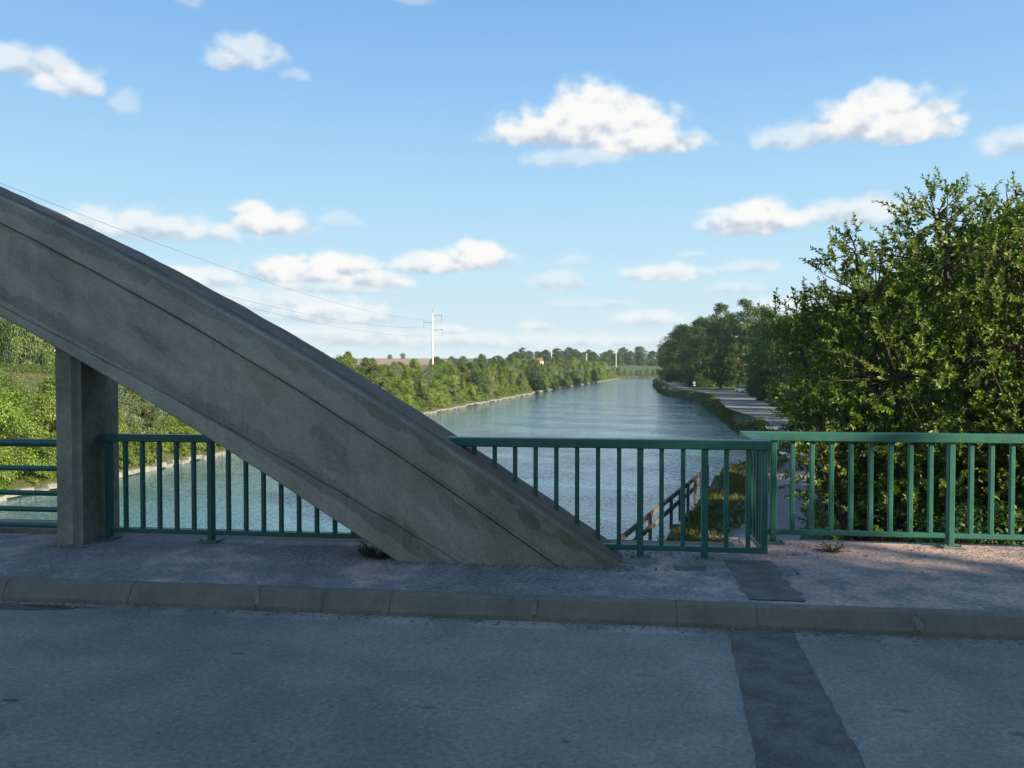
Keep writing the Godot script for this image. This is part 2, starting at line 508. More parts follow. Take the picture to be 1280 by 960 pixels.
func make_sky() -> ImageTexture:
	var w := 4096
	var h := 2048
	var im := Image.create(w, h, false, Image.FORMAT_RGBA8)
	var stops := [[0.0, Vector3(220, 234, 239)], [2.5, Vector3(213, 234, 243)], [6.0, Vector3(199, 232, 248)], [13.0, Vector3(170, 217, 250)], [19.0, Vector3(147, 197, 244)], [25.0, Vector3(128, 180, 233)], [45.0, Vector3(114, 166, 221)], [90.0, Vector3(104, 155, 210)]]
	for y in h:
		var el := (0.5 - (y + 0.5) / h) * 180.0
		var c: Vector3 = Vector3(150, 158, 150)
		if el > 0.0:
			for k in stops.size() - 1:
				if el >= stops[k][0] and el <= stops[k + 1][0]:
					c = stops[k][1].lerp(stops[k + 1][1], (el - stops[k][0]) / (stops[k + 1][0] - stops[k][0]))
		im.fill_rect(Rect2i(0, y, w, 1), Color(c.x / 255.0, c.y / 255.0, c.z / 255.0))
	# cumulus of one 70 degree sector: azimuth (degrees from the sector's middle), elevation, half width, half height, opacity, density of the base
	var blobs := [
		[6.0, 16.1, 5.2, 1.7, 1.0], [6.2, 17.4, 2.8, 1.6, 1.0], [2.2, 15.9, 3.4, 1.0, 0.9], [10.0, 15.1, 3.6, 1.0, 0.95], [9.2, 16.4, 2.2, 1.2, 0.9], [4.6, 14.2, 3.2, 0.7, 0.5],
		[24.8, 15.3, 3.8, 1.5, 1.0], [26.8, 14.7, 2.6, 1.2, 1.0], [24.8, 16.6, 1.6, 0.9, 0.8], [20.2, 14.8, 3.4, 0.9, 0.6],
		[17.0, 9.5, 3.3, 1.0, 1.0], [17.4, 10.3, 1.9, 0.7, 1.0], [23.8, 9.7, 3.4, 0.9, 0.75],
		[-16.4, 9.4, 2.6, 0.9, 0.95], [-17.6, 10.2, 1.3, 0.7, 0.95], [-25.0, 8.7, 6.4, 1.0, 0.75], [-18.0, 4.2, 8.0, 0.8, 0.55], [-21.5, 5.6, 3.0, 0.8, 0.8],
		[-14.6, 6.2, 3.4, 1.0, 1.0], [-12.4, 6.6, 3.0, 1.0, 1.0], [-9.6, 5.8, 2.6, 0.7, 0.9], [-12.8, 5.2, 4.2, 0.5, 0.5],
		[-2.6, 7.4, 2.6, 1.0, 1.0], [-5.6, 6.9, 2.6, 0.8, 0.85], [-2.0, 8.0, 1.5, 0.7, 1.0],
		[-17.6, 20.0, 2.1, 1.1, 0.7], [-19.3, 19.4, 1.2, 0.8, 0.6], [-14.8, 19.0, 0.9, 0.5, 0.4], [-30.5, 17.6, 3.0, 0.9, 0.75], [-28.2, 16.8, 2.0, 0.8, 0.75], [-25.3, 16.2, 0.9, 0.8, 0.4],
		[-21.4, 22.8, 0.9, 0.6, 0.4], [-6.6, 24.4, 1.8, 0.8, 0.4], [-30.6, 24.2, 1.4, 0.7, 0.3],
		[11.0, 6.3, 2.7, 0.65, 0.8], [3.7, 5.8, 1.9, 0.75, 0.45], [4.8, 7.3, 1.2, 0.5, 0.3], [9.9, 3.2, 2.4, 0.6, 0.65], [-4.0, 2.4, 1.2, 0.4, 0.6], [2.0, 2.7, 1.2, 0.35, 0.5],
		[-12.0, 3.4, 4.4, 0.8, 0.7], [16.6, 6.6, 2.0, 0.45, 0.4], [15.8, 5.2, 1.8, 0.45, 0.4], [19.0, 3.8, 2.4, 0.7, 0.7], [-11.6, 9.9, 1.3, 0.6, 0.35], [13.0, 7.6, 0.8, 0.25, 0.35],
		[0.0, 1.6, 14.0, 0.6, 0.45], [-16.0, 1.8, 12.0, 0.8, 0.5], [6.0, 4.3, 3.0, 0.3, 0.3], [-24.0, 3.0, 6.0, 0.9, 0.8], [29.0, 6.5, 3.5, 1.0, 0.8], [33.0, 13.0, 2.5, 0.9, 0.6]]
	var pw := 796
	var ph := 304
	var px_deg := 4096.0 / 360.0
	var f := FastNoiseLite.new()
	f.seed = 5
	f.noise_type = FastNoiseLite.TYPE_SIMPLEX_SMOOTH
	f.frequency = 1.0
	f.fractal_octaves = 5
	f.fractal_gain = 0.52
	var pim := Image.create(pw, ph, false, Image.FORMAT_RGBA8)
	for y in ph:
		var el := (ph - y - 0.5) / px_deg
		var near := []
		for b in blobs:
			if absf(el - b[1]) < b[3] * 2.3:
				near.append(b)
		if near.is_empty():
			continue
		for x in pw:
			var az := (x + 0.5 - pw * 0.5) / px_deg + 0.4
			var best := 0.0
			var light := 0.0
			var n := -9.0
			for b in near:
				var dx: float = (az - b[0]) / (b[2] * 1.32)
				if absf(dx) > 1.5:
					continue
				if n < -8.0:
					n = f.get_noise_2d(az * 0.42, el * 0.62)
				var dy: float = (el - b[1]) / (b[3] * 1.5)
				if dy < 0.0:
					dy *= 1.75
				var d: float = 1.0 - sqrt(dx * dx + dy * dy) * 0.95 + n * 0.33
				var al: float = smooth(-0.02, 0.55, d) * b[4]
				if al > 0.0:
					light = maxf(light, al * clampf(0.52 + (el - b[1]) / b[3] * 0.62 + n * 0.7, 0.0, 1.0))
					best = 1.0 - (1.0 - best) * (1.0 - al)
			if best > 0.003:
				var t := clampf(light / best, 0.0, 1.0)
				t = smooth(-0.15, 0.8, t)
				var c := Vector3(186, 199, 216).lerp(Vector3(253, 252, 250), t) / 255.0
				pim.set_pixel(x, y, Color(c.x, c.y, c.z, minf(best, 0.98)))
	# the sector in view, then the same weather carried on all round
	var mirrored := pim.duplicate()
	mirrored.flip_x()
	for k in 5:
		var az := -7.0 + 72.0 * k
		var x0 := int(az * px_deg - pw * 0.5)
		for wrap in [-w, 0, w]:
			im.blend_rect(pim if k % 2 == 0 else mirrored, Rect2i(0, 0, pw, ph), Vector2i(x0 + wrap, h / 2 - ph))
	rng.seed = 31
	for k in 26:  # extra unseen clouds overhead, added to whiten the ambient light
		var src := Rect2i(rng.randi_range(0, 500), rng.randi_range(20, 60), 290, 150)
		im.blend_rect(mirrored, src, Vector2i(int(k * 157 + rng.randi_range(-60, 60)), h / 2 - ph - 190 - (k % 4) * 130))
	return ImageTexture.create_from_image(im)

# ---------------------------------------------------------------- terrain
const LEFT_SHORE := [[80, -36.0], [-7, -36.5], [-38, -36.2], [-53, -34.6], [-68, -34.2], [-126, -29.9], [-194, -23.8], [-276, -17.0], [-350, -8.5], [-449, 3.0], [-480, 14.0], [-500, 34.0], [-515, 80.0], [-560, 200.0], [-4000, 400.0]]
const RIGHT_SHORE := [[80, -6.0], [-7, -6.0], [-20, -1.6], [-27.7, 0.55], [-42.6, 4.55], [-52.5, 6.6], [-55.5, 8.4], [-65, 11.0], [-88, 13.8], [-114, 15.4], [-174, 18.2], [-192, 16.0], [-209, 13.5], [-230, 13.2], [-290, 15.1], [-406, 20.0], [-440, 30.0], [-460, 60.0], [-490, 140.0], [-4000, 9000.0]]
const PATH_MIDDLE := [[30, -1.5], [-7, -1.5], [-20, 2.4], [-27, 4.1], [-42, 8.8], [-56, 12.6], [-70, 15.7], [-90, 18.4], [-114, 21.4], [-152, 24.6], [-176, 26.0], [-196, 24.6], [-215, 20.6], [-250, 20.2], [-330, 23.0], [-420, 29.0]]

func along(table: Array, z: float) -> float:
	for k in table.size() - 1:
		if z <= table[k][0] and z >= table[k + 1][0]:
			return lerpf(table[k][1], table[k + 1][1], (table[k][0] - z) / float(table[k][0] - table[k + 1][0]))
	return table[0][1] if z > table[0][0] else table[-1][1]

const POLES := [Vector2(-32.1, -440.0), Vector2(-14.7, -502.0), Vector2(4.0, -564.8)]
var lumps := FastNoiseLite.new()

func height(x: float, z: float) -> float:
	var dl := along(LEFT_SHORE, z) - x
	var dr := x - along(RIGHT_SHORE, z)
	var far := sqrt(x * x + z * z)
	var h := -7.8
	if dl > 0.0 and (z > -460.0 or dl > 0.0):
		h = lerpf(-6.7, -5.7, smooth(0.0, 0.5, dl)) + smooth(0.5, 5.0, dl) * 1.1 + lumps.get_noise_2d(x, z) * 0.25 * smooth(1.0, 6.0, dl)
		var garden := 1.0 - smooth(-112.0, -190.0, z) if z < -112.0 else 1.0
		h += garden * smooth(4.0, 8.0, dl) * clampf((dl - 4.0) * 0.135, 0.0, 6.0)
		h += (1.0 - garden) * clampf((dl - 8.0) * 0.03, 0.0, 2.0)
		h += 13.0 * smooth(260.0, 1150.0, far) * smooth(20.0, 260.0, dl)
	elif dr > 0.0:
		h = lerpf(-6.75, -4.84, smooth(-0.2, 3.2, dr + lumps.get_noise_2d(x * 1.3, z * 0.8) * 0.7) if z < -57.0 else smooth(-0.3, 0.5, dr)) + 0.04
		h += 5.0 * smooth(500.0, 1400.0, far)
	elif dl > -1.0:
		h = lerpf(-6.75, -7.8, -dl)
	elif dr > -1.0:
		h = lerpf(-6.75, -7.8, -dr)
	# approach embankments of the road
	var ez := maxf(maxf(-7.4 - z, z - 6.0), 0.0)
	if x > 0.0:
		var ex := maxf(1.3 - x, 0.0) * 3.0
		h = maxf(h, -0.12 - maxf(sqrt(ez * ez + ex * ex) - 0.15, 0.0) * 0.62)
	elif x < -36.0:
		h = maxf(h, -0.12 - maxf(sqrt(ez * ez + pow(maxf(x + 44.0, 0.0), 2.0)) - 0.15, 0.0) * 0.6)
	return h

func spread_lines(lo: float, hi: float, step: float, to_lo: float, to_hi: float, grow: float) -> PackedFloat32Array:
	var a := PackedFloat32Array()
	var p := lo
	while p <= hi:
		a.append(p)
		p += step
	var s := step
	while a[-1] < to_hi:
		s *= grow
		a.append(a[-1] + s)
	s = step
	var front := PackedFloat32Array()
	p = lo
	while p > to_lo:
		s *= grow
		p -= s
		front.append(p)
	front.reverse()
	front.append_array(a)
	return front

func make_ground() -> void:
	lumps.seed = 9
	lumps.frequency = 0.22
	var xs := spread_lines(-64.0, 48.0, 0.9, -2600.0, 2600.0, 1.13)
	var zs := spread_lines(-130.0, 14.0, 1.1, -3600.0, 400.0, 1.022)
	var v := PackedVector3Array()
	var n := PackedVector3Array()
	var c := PackedColorArray()
	var ix := PackedInt32Array()
	var nx := xs.size()
	var patches := FastNoiseLite.new()
	patches.seed = 3
	patches.frequency = 0.06
	for z in zs:
		for x in xs:
			v.append(Vector3(x, height(x, z), z))
			var dl := along(LEFT_SHORE, z) - x
			var dr := x - along(RIGHT_SHORE, z)
			var t := clampf(0.5 + patches.get_noise_2d(x, z) * 0.9, 0.0, 1.0)
			var col := Color(0.085, 0.105, 0.03).lerp(Color(0.055, 0.085, 0.022), t)
			if dl > 14.0:
				col = Color(0.10, 0.13, 0.035).lerp(Color(0.08, 0.115, 0.03), t)
			if dl > 200.0:
				col = Color(0.16, 0.16, 0.06).lerp(Color(0.10, 0.12, 0.04), t)
			if dl < 0.2 and dr < 0.4:
				col = Color(0.06, 0.055, 0.04)
			c.append(col)
	for j in zs.size():
		for i in nx:
			var k := j * nx + i
			var a := v[j * nx + maxi(i - 1, 0)]
			var b := v[j * nx + mini(i + 1, nx - 1)]
			var d := v[maxi(j - 1, 0) * nx + i]
			var e := v[mini(j + 1, zs.size() - 1) * nx + i]
			n.append((e - d).cross(b - a).normalized())
	for j in zs.size() - 1:
		for i in nx - 1:
			var k := j * nx + i
			ix.append_array([k, k + 1, k + nx + 1, k, k + nx + 1, k + nx])
	var arr := []
	arr.resize(Mesh.ARRAY_MAX)
	arr[Mesh.ARRAY_VERTEX] = v
	arr[Mesh.ARRAY_NORMAL] = n
	arr[Mesh.ARRAY_COLOR] = c
	arr[Mesh.ARRAY_INDEX] = ix
	var m := ArrayMesh.new()
	m.add_surface_from_arrays(Mesh.PRIMITIVE_TRIANGLES, arr)
	structure("ground", m, M.ground)

# a flat or draped strip with uv in metres over a tile
func sheet(x0: float, x1: float, z0: float, z1: float, y: float, tile: Vector2, off := Vector2.ZERO, thick := 0.0) -> ArrayMesh:
	var st := SurfaceTool.new()
	st.begin(Mesh.PRIMITIVE_TRIANGLES)
	var p := [Vector3(x0, y, z0), Vector3(x1, y, z0), Vector3(x1, y, z1), Vector3(x0, y, z1)]
	for k in [0, 1, 2, 0, 2, 3]:
		st.set_normal(Vector3.UP)
		st.set_tangent(Plane(1, 0, 0, 1))
		st.set_uv(Vector2((p[k].x - off.x) / tile.x, (p[k].z - off.y) / tile.y))
		st.add_vertex(p[k])
	if thick > 0.0:
		for s in [[p[3], p[2], Vector3(0, 0, 1)], [p[1], p[0], Vector3(0, 0, -1)], [p[2], p[1], Vector3(1, 0, 0)], [p[0], p[3], Vector3(-1, 0, 0)]]:
			var d := Vector3(0, -thick, 0)
			for q in [s[0], s[1], s[1] + d, s[0], s[1] + d, s[0] + d]:
				st.set_normal(s[2])
				st.set_tangent(Plane(1, 0, 0, 1))
				st.set_uv(Vector2((q.x - off.x) / tile.x, (q.z + q.y - off.y) / tile.y))
				st.add_vertex(q)
	return st.commit()

# ---------------------------------------------------------------- the arch
# outlines of the rib against x, fitted beyond the springing by a flattening curve
func rise(c: Array, x: float) -> float:
	if x < -22.0:
		x = -44.0 - x
	if x >= -5.2:
		return (c[0] * x + c[1]) * x + c[2]
	var y: float = (c[0] * -5.2 + c[1]) * -5.2 + c[2]
	var s: float = 2.0 * c[0] * -5.2 + c[1]
	var d := -5.2 - x
	return y - s * d + s * d * d / (2.0 * 16.8)

const TOP := [-0.0246, -0.700, 0.206]
const SLOT := [-0.0230, -0.716, -0.134]
const LIP := [-0.0105, -0.590, -0.541]
const FOOT := [-0.0192, -0.710, -1.014]
const RIB_FRONT := -6.22
const RIB_BACK := -6.90

func rib_mesh() -> ArrayMesh:
	var wear := FastNoiseLite.new()
	wear.seed = 4
	wear.frequency = 1.6
	wear.fractal_octaves = 4
	var face := SurfaceTool.new()
	var rest := SurfaceTool.new()
	face.begin(Mesh.PRIMITIVE_TRIANGLES)
	rest.begin(Mesh.PRIMITIVE_TRIANGLES)
	var xs := PackedFloat32Array()
	var x := -44.0
	while x < 0.9:
		xs.append(x)
		x += 0.5 if x < -7.0 else 0.045
	var rows := []
	for q in xs:
		var w1 := wear.get_noise_2d(q, 0.0) * 0.012
		var w2 := wear.get_noise_2d(q, 7.0) * 0.007
		var w3 := wear.get_noise_2d(q * 2.0, 14.0) * 0.008
		var w4 := wear.get_noise_2d(q, 21.0) * 0.008
		var w5 := wear.get_noise_2d(q * 1.4, 33.0) * 0.010
		var t := rise(TOP, q)
		var g := rise(SLOT, q) + w2
		var l := rise(LIP, q) + w3
		var b := rise(FOOT, q)
		var z := RIB_FRONT
		rows.append([[t + w5, RIB_BACK], [t - 0.012 + w5 * 0.6, z - 0.56], [t + 0.006 + w4, z - 0.50], [t + 0.004 + w4 * 0.6, z - 0.20], [t - 0.012 + w2, z - 0.17], [t + w1, z - 0.030 - absf(w3)], [t - 0.026 + w1, z + w2 * 0.3],
			[g, z], [g - 0.004, z - 0.045], [g - 0.020, z - 0.045], [g - 0.022, z - 0.022], [l + 0.007, z - 0.022], [l + 0.004, z - 0.028 - absf(w3) * 2.5], [l - 0.002, z - 0.028 - absf(w3) * 2.5], [l - 0.004, z + 0.002],
			[b + 0.018 + w4, z + 0.003], [b + w4 * 0.5, z - 0.02], [b, RIB_BACK]])
	for k in xs.size() - 1:
		var r: Array = rows[k]
		var s: Array = rows[k + 1]
		var n := r.size()
		for i in n:
			var j := (i + 1) % n
			var on_face := i >= 5 and i <= 15
			var tool := face if on_face else rest
			var q := [[xs[k], r[i]], [xs[k + 1], s[i]], [xs[k + 1], s[j]], [xs[k], r[j]]]
			for a in [0, 2, 1, 0, 3, 2] if false else [0, 1, 2, 0, 2, 3]:
				var px: float = q[a][0]
				var py: float = q[a][1][0]
				var tt := rise(TOP, px)
				var bb := rise(FOOT, px)
				tool.set_smooth_group(i + 1)
				tool.set_uv(Vector2((px + 6.4) / 6.8, clampf((tt - py) / (tt - bb), 0.002, 0.998)))
				tool.add_vertex(Vector3(px, py, q[a][1][1]))
	face.generate_normals()
	face.generate_tangents()
	rest.generate_normals()
	var m := face.commit()
	m = rest.commit(m)
	m.surface_set_material(0, M.rib)
	m.surface_set_material(1, M.concrete_top)
	return m

# ---------------------------------------------------------------- railings
func baluster(parent: Node3D, x: float, y0: float, y1: float, z: float, w := 0.036) -> void:
	var s := Shape.new()
	s.bar(Vector3(x, y0, z), Vector3(x, y1, z), w, w, 0.005)
	part("baluster", s.done(), M.green, parent)

func post(parent: Node3D, x: float, y1: float, z: float, y0 := WALK) -> void:
	var s := Shape.new()
	s.bar(Vector3(x, y0, z), Vector3(x, y1, z), 0.05, 0.07, 0.006)
	var p := part("post", s.done(), M.green, parent)
	s = Shape.new()
	s.box(Vector3(x - 0.085, y0 + 0.001, z - 0.07), Vector3(x + 0.085, y0 + 0.016, z + 0.09), 0.003)
	part("base_plate", s.done(), M.plate, p)
	for b in [[-0.065, 0.07], [0.065, 0.07]]:
		s = Shape.new()
		s.tube(Vector3(x + b[0], y0 + 0.015, z + b[1] - 0.005), Vector3(x + b[0], y0 + 0.032, z + b[1] - 0.005), 0.012, 0.011, 6)
		part("bolt", s.done(), M.plate, p)

func rail(parent: Node3D, called: String, a: Vector3, b: Vector3, w: float, h: float) -> void:
	var s := Shape.new()
	s.bar(a, b, w, h, 0.007)
	part(called, s.done(), M.green, parent)

func make_railings() -> void:
	# between the hanger and the arch
	var z := -6.75
	var t := thing("railing", "green railing with upright bars between the concrete hanger and the arch", "railing", Vector3.ZERO, 0.0, "green bridge railings")
	rail(t, "handrail", Vector3(-4.62, 1.062, z), Vector3(-3.10, 1.062, z), 0.10, 0.066)
	rail(t, "bottom_rail", Vector3(-4.55, 0.222, z), Vector3(-1.75, 0.222, z), 0.045, 0.04)
	var x := -4.52
	post(t, x, 1.03, z)
	for k in range(1, 17):
		x = -4.52 + k * 0.1635
		if k == 6:
			post(t, x, minf(1.03, rise(FOOT, x) + 0.03), z)
		elif rise(FOOT, x) > 0.24:
			baluster(t, x, 0.235, minf(1.032, rise(FOOT, x) + 0.03), z)
	# right of the arch, with the return at its end
	z = -6.62
	t = thing("railing", "green railing rising out of the arch foot and turning back at its corner", "railing", Vector3.ZERO, 0.0, "green bridge railings")
	rail(t, "handrail", Vector3(-1.55, 1.075, z), Vector3(1.275, 1.075, z), 0.12, 0.075)
	rail(t, "handrail", Vector3(1.215, 1.0765, z - 0.0605), Vector3(1.215, 1.0765, -7.262), 0.12, 0.075)
	rail(t, "bottom_rail", Vector3(-0.16, 0.222, z), Vector3(1.26, 0.222, z), 0.045, 0.045)
	rail(t, "bottom_rail", Vector3(1.235, 0.2225, z - 0.024), Vector3(1.235, 0.2225, -7.29), 0.045, 0.045)
	for k in range(-9, 6):
		x = 0.247 + k * 0.1722
		if k == 0 or k == 3:
			post(t, x, 1.04, z)
		elif rise(TOP, x) < 1.02:
			baluster(t, x, maxf(0.24, rise(TOP, x) - 0.03), 1.04, z)
	var s := Shape.new()
	s.bar(Vector3(1.235, 0.2, z), Vector3(1.235, 1.04, z), 0.05, 0.05, 0.006)
	part("corner_post", s.done(), M.green, t)
	for k in 4:
		baluster(t, 1.235, 0.24, 1.042, z - 0.135 - 0.135 * k)
	# right-hand run, set back behind the corner
	z = -7.32
	t = thing("railing", "brighter green railing set back at the right in front of the leafy bush", "railing", Vector3.ZERO, 0.0, "green bridge railings")
	rail(t, "handrail", Vector3(1.155, 1.087, z), Vector3(9.4, 1.087, z), 0.115, 0.078)
	rail(t, "bottom_rail", Vector3(1.2, 0.238, z), Vector3(9.4, 0.238, z), 0.045, 0.045)
	post(t, 1.44, 1.05, z)
	for k in range(1, 47):
		x = 1.44 + k * 0.1655
		if k % 9 == 0:
			post(t, x, 1.05, z)
		else:
			baluster(t, x, 0.255, 1.05, z, 0.038)
	# horizontal tubes left of the hanger
	z = -6.78
	t = thing("tube_railing", "dark green railing of five horizontal tubes left of the concrete hanger", "railing")
	for y in [1.0, 0.765, 0.535, 0.385, 0.238]:
		s = Shape.new()
		var r := 0.036 if y > 0.9 else 0.025
		s.tube(Vector3(-8.3, y, z), Vector3(-4.78, y, z), r, r, 12)
		part("tube", s.done(true), M.green, t)

# ---------------------------------------------------------------- bridge
func make_bridge() -> void:
	var b := thing("arch_bridge", "grey concrete arch rib with hanger rising left from the footway", "bridge")
	part("arch_rib", rib_mesh(), null, b)
	for x in [-8.45, -4.69]:
		var s := Shape.new()
		var top := rise(FOOT, x) + 0.16
		var ring := [[-0.105, -6.43], [0.04, -6.43], [0.075, -6.462], [0.105, -6.475], [0.105, -7.0], [-0.105, -7.0]]
		var p := PackedVector3Array()
		var q := PackedVector3Array()
		for r in ring:
			p.append(Vector3(x + r[0], -0.2, r[1]))
			q.append(Vector3(x + r[0], top, r[1]))
		s.skin(q, p)
		s.cap(q, false)
		s.cap(p, true)
		part("hanger", s.done(), M.concrete, b)
	var d := Shape.new()
	d.box(Vector3(-46.0, -0.95, -7.28), Vector3(1.16, -0.03, 3.0), 0.01)
	part("deck", d.done(), M.concrete, b)
	d = Shape.new()
	d.box(Vector3(0.2, -7.5, -7.15), Vector3(1.3, -0.955, 2.9), 0.01)
	part("abutment", d.done(), M.concrete, b)
	d = Shape.new()
	d.box(Vector3(-46.0, -7.5, -7.15), Vector3(-43.5, -0.955, 2.9), 0.01)
	part("abutment", d.done(), M.concrete, b)
	# the ledge under the tubes
	d = Shape.new()
	d.box(Vector3(-46.0, 0.0, -7.279), Vector3(-4.8, 0.185, -6.87), 0.012)
	part("edge_beam", d.done(), M.concrete, b)

func make_street() -> void:
	structure("road", sheet(-90.0, 90.0, -5.32, 1.6, 0.0, Vector2(14, 7), Vector2(-7, -7), 0.02), M.road)
	structure("sidewalk", sheet(-90.0, 1.16, -6.868, -5.44, WALK, Vector2(14, 3.5), Vector2(-7, -8.0), 0.17), M.walk)
	structure("sidewalk", sheet(-4.799, 1.16, -7.279, -6.8685, WALK - 0.003, Vector2(14, 3.5), Vector2(-7, -8.0), 0.13), M.dust)
	structure("sidewalk", sheet(1.164, 90.0, -7.46, -5.44, WALK, Vector2(14, 3.5), Vector2(-7, -8.0), 0.3), M.walk)
	structure("sidewalk", sheet(-90.0, 90.0, 1.75, 3.0, WALK, Vector2(14, 3.5), Vector2(-7, -8.0), 0.3), M.walk)
	# kerb stones, battered front with a rounded shoulder
	var joints := [-8.2, -7.25, -6.3, -5.35, -4.4, -3.42, -2.46, -1.98, -1.5, -0.5, 0.44, 0.955, 1.95, 2.93, 3.9, 4.9]
	var k := Node3D.new()
	k.name = "kerb"
	k.set_meta("kind", "structure")
	add_child(k)
	rng.seed = 8
	for i in joints.size() - 1:
		var x0: float = joints[i] + 0.004
		var x1: float = joints[i + 1] - 0.004
		var jig := rng.randf_range(-0.004, 0.004)
		k_stone(k, x0, x1, jig)
	k_stone(k, -90.0, -8.206, 0.0)
	k_stone(k, 4.906, 90.0, 0.0)
	var s: Shape
	k_stone(k, -8.2, 4.9, -0.005, "mortar")
	# smears of pale mortar over some joints
	for x in [-2.46, -0.5, 1.95]:
		s = Shape.new()
		var ring := PackedVector3Array()
		var lo := PackedVector3Array()
		for a in 11:
			var t := TAU * a / 11.0
			var r := rng.randf_range(0.5, 1.15)
			var y := 0.075 + sin(t) * 0.055 * r
			var z := -5.299 - (y - 0.03) * 0.56
			ring.append(Vector3(x + cos(t) * 0.026 * r, y, z + 0.004))
			lo.append(Vector3(x + cos(t) * 0.03 * r, y, z - 0.01))
		s.skin(ring, lo)
		s.cap(ring, true)
		part("mortar_smear", s.done(), M.mortar, k)
	# patched expansion joint: ragged strips of darker asphalt
	var st := Shape.new()
	var edge := FastNoiseLite.new()
	edge.seed = 2
	edge.frequency = 5.0
	edge.fractal_octaves = 4
	var z := -5.30
	var last := []
	while z < 1.5:
		var xl := 0.765 + (z + 5.3) * -0.075 + edge.get_noise_2d(z, 0.0) * 0.014
		var xr := 1.17 + (z + 5.3) * -0.045 + edge.get_noise_2d(z, 9.0) * 0.018
		var now := [Vector3(xl, 0.004, z), Vector3(xr, 0.004, z), Vector3(xl + 0.012, 0.009, z), Vector3(xr - 0.012, 0.009, z)]
		if last:
			st.quad(last[2], last[3], now[3], now[2])
			st.quad(last[0], last[2], now[2], now[0])
			st.quad(last[3], last[1], now[1], now[3])
		last = now
		z += 0.04
	structure("road_patch", st.done(true), M.patch)
	st = Shape.new()
	z = -6.60
	last = []
	while z < -5.46:
		var xl := 0.915 + edge.get_noise_2d(z, 20.0) * 0.03
		var xr := 1.29 + edge.get_noise_2d(z, 29.0) * 0.05
		var now := [Vector3(xl, WALK + 0.002, z), Vector3(xr, WALK + 0.002, z), Vector3(xl + 0.012, WALK + 0.007, z), Vector3(xr - 0.012, WALK + 0.007, z)]
		if last:
			st.quad(last[2], last[3], now[3], now[2])
			st.quad(last[0], last[2], now[2], now[0])
			st.quad(last[3], last[1], now[1], now[3])
		last = now
		z += 0.03
	structure("sidewalk_patch", st.done(true), M.patch)
	# concrete pads under the posts
	for p in [[0.247, -6.56, "first post right of the arch"], [0.764, -6.56, "second post right of the arch"]]:
		s = Shape.new()
		s.box(Vector3(p[0] - 0.15, WALK - 0.05, p[1] - 0.13), Vector3(p[0] + 0.15, WALK - 0.0005, p[1] + 0.13), 0.01)
		s = Shape.new()
		s.box(Vector3(p[0] - 0.14, WALK - 0.04, p[1] + 0.0), Vector3(p[0] + 0.14, WALK + 0.012, p[1] + 0.17), 0.008)
		var pad := part(numbered("concrete_pad"), s.done(), M.mortar, self)
		tag(pad, "small flat concrete pad at the foot of the " + p[2], "pad", "pads under the railing posts")

func k_stone(parent: Node3D, x0: float, x1: float, jig: float, called := "kerb_stone") -> void:
	var s := Shape.new()
	var ring := [[-0.1, -5.30], [0.03, -5.305], [0.10, -5.345], [0.128, -5.365], [0.138, -5.395], [0.139, -5.438], [-0.1, -5.438]]
	var p := PackedVector3Array()
	var q := PackedVector3Array()
	for r in ring:
		var low := 0.004 if called == "mortar" else 0.0
		p.append(Vector3(x0, r[0] - low, r[1] + (jig if r[1] > -5.43 else low)))
		q.append(Vector3(x1, r[0] - low, r[1] + (jig if r[1] > -5.43 else low)))
	s.skin(p, q)
	s.cap(p, false)
	s.cap(q, true)
	part(called, s.done(), M.mortar if called == "mortar" else M.kerb, parent)

# ---------------------------------------------------------------- canal edge
func make_canal() -> void:
	var st := SurfaceTool.new()
	structure("canal_water", sheet(-300.0, 700.0, -900.0, 120.0, WATER, Vector2(38, 38)), M.water)
	# towpath
	var p := SurfaceTool.new()
	p.begin(Mesh.PRIMITIVE_TRIANGLES)
	var z := 24.0
	var last := []
	while z > -415.0:
		var c := along(PATH_MIDDLE, z)
		var half := 1.75
		if z < -95.0 and z > -205.0:
			half = 1.75 + 3.0 * smooth(-95.0, -125.0, z) * smooth(-205.0, -188.0, z)
		elif z < -205.0:
			half = 1.7
		var now := [Vector3(c - half, -4.775, z), Vector3(c + half, -4.775, z)]
		if last:
			for q in [last[0], now[1], last[1], last[0], now[0], now[1]]:
				p.set_normal(Vector3.UP)
				p.add_vertex(q)
		last = now
		z -= 2.0
	structure("towpath", p.commit(), M.path)
	# pale stone edging of the left bank
	var r := Node3D.new()
	r.name = "stone_edging"
	r.set_meta("kind", "structure")
	add_child(r)
	rng.seed = 12
	var variants := []
	for k in 6:
		variants.append(rough_block(Vector3(1.08, 0.46, 0.7)))
	z = -40.0
	var tail := SurfaceTool.new()
	tail.begin(Mesh.PRIMITIVE_TRIANGLES)
	while z > -455.0:
		var step := 1.08 if z > -150.0 else 1.6
		var x := along(LEFT_SHORE, z)
		var x2 := along(LEFT_SHORE, z - step)
		var turn := atan2(x2 - x, step)
		var at := Vector3(x - 0.12 + rng.randf_range(-0.12, 0.12), WATER + 0.16 + rng.randf_range(-0.14, 0.12), z - step * 0.5)
		var bas := Basis(Vector3.UP, PI / 2 - turn).scaled_local(Vector3(step / 1.08, rng.randf_range(0.85, 1.1) * (1.0 if z > -100.0 else 0.7), 1.0))
		var mesh: Mesh = variants[rng.randi() % 6]
		if z > -150.0:
			var o := part("stone_block", mesh, M.stone, r)
			o.transform = Transform3D(bas, at)
		else:
			tail.append_from(mesh, 0, Transform3D(bas, at))
		z -= step
	var far := part("far_stone_blocks", tail.commit(), M.stone, r)
	far.set_meta("kind", "stuff")

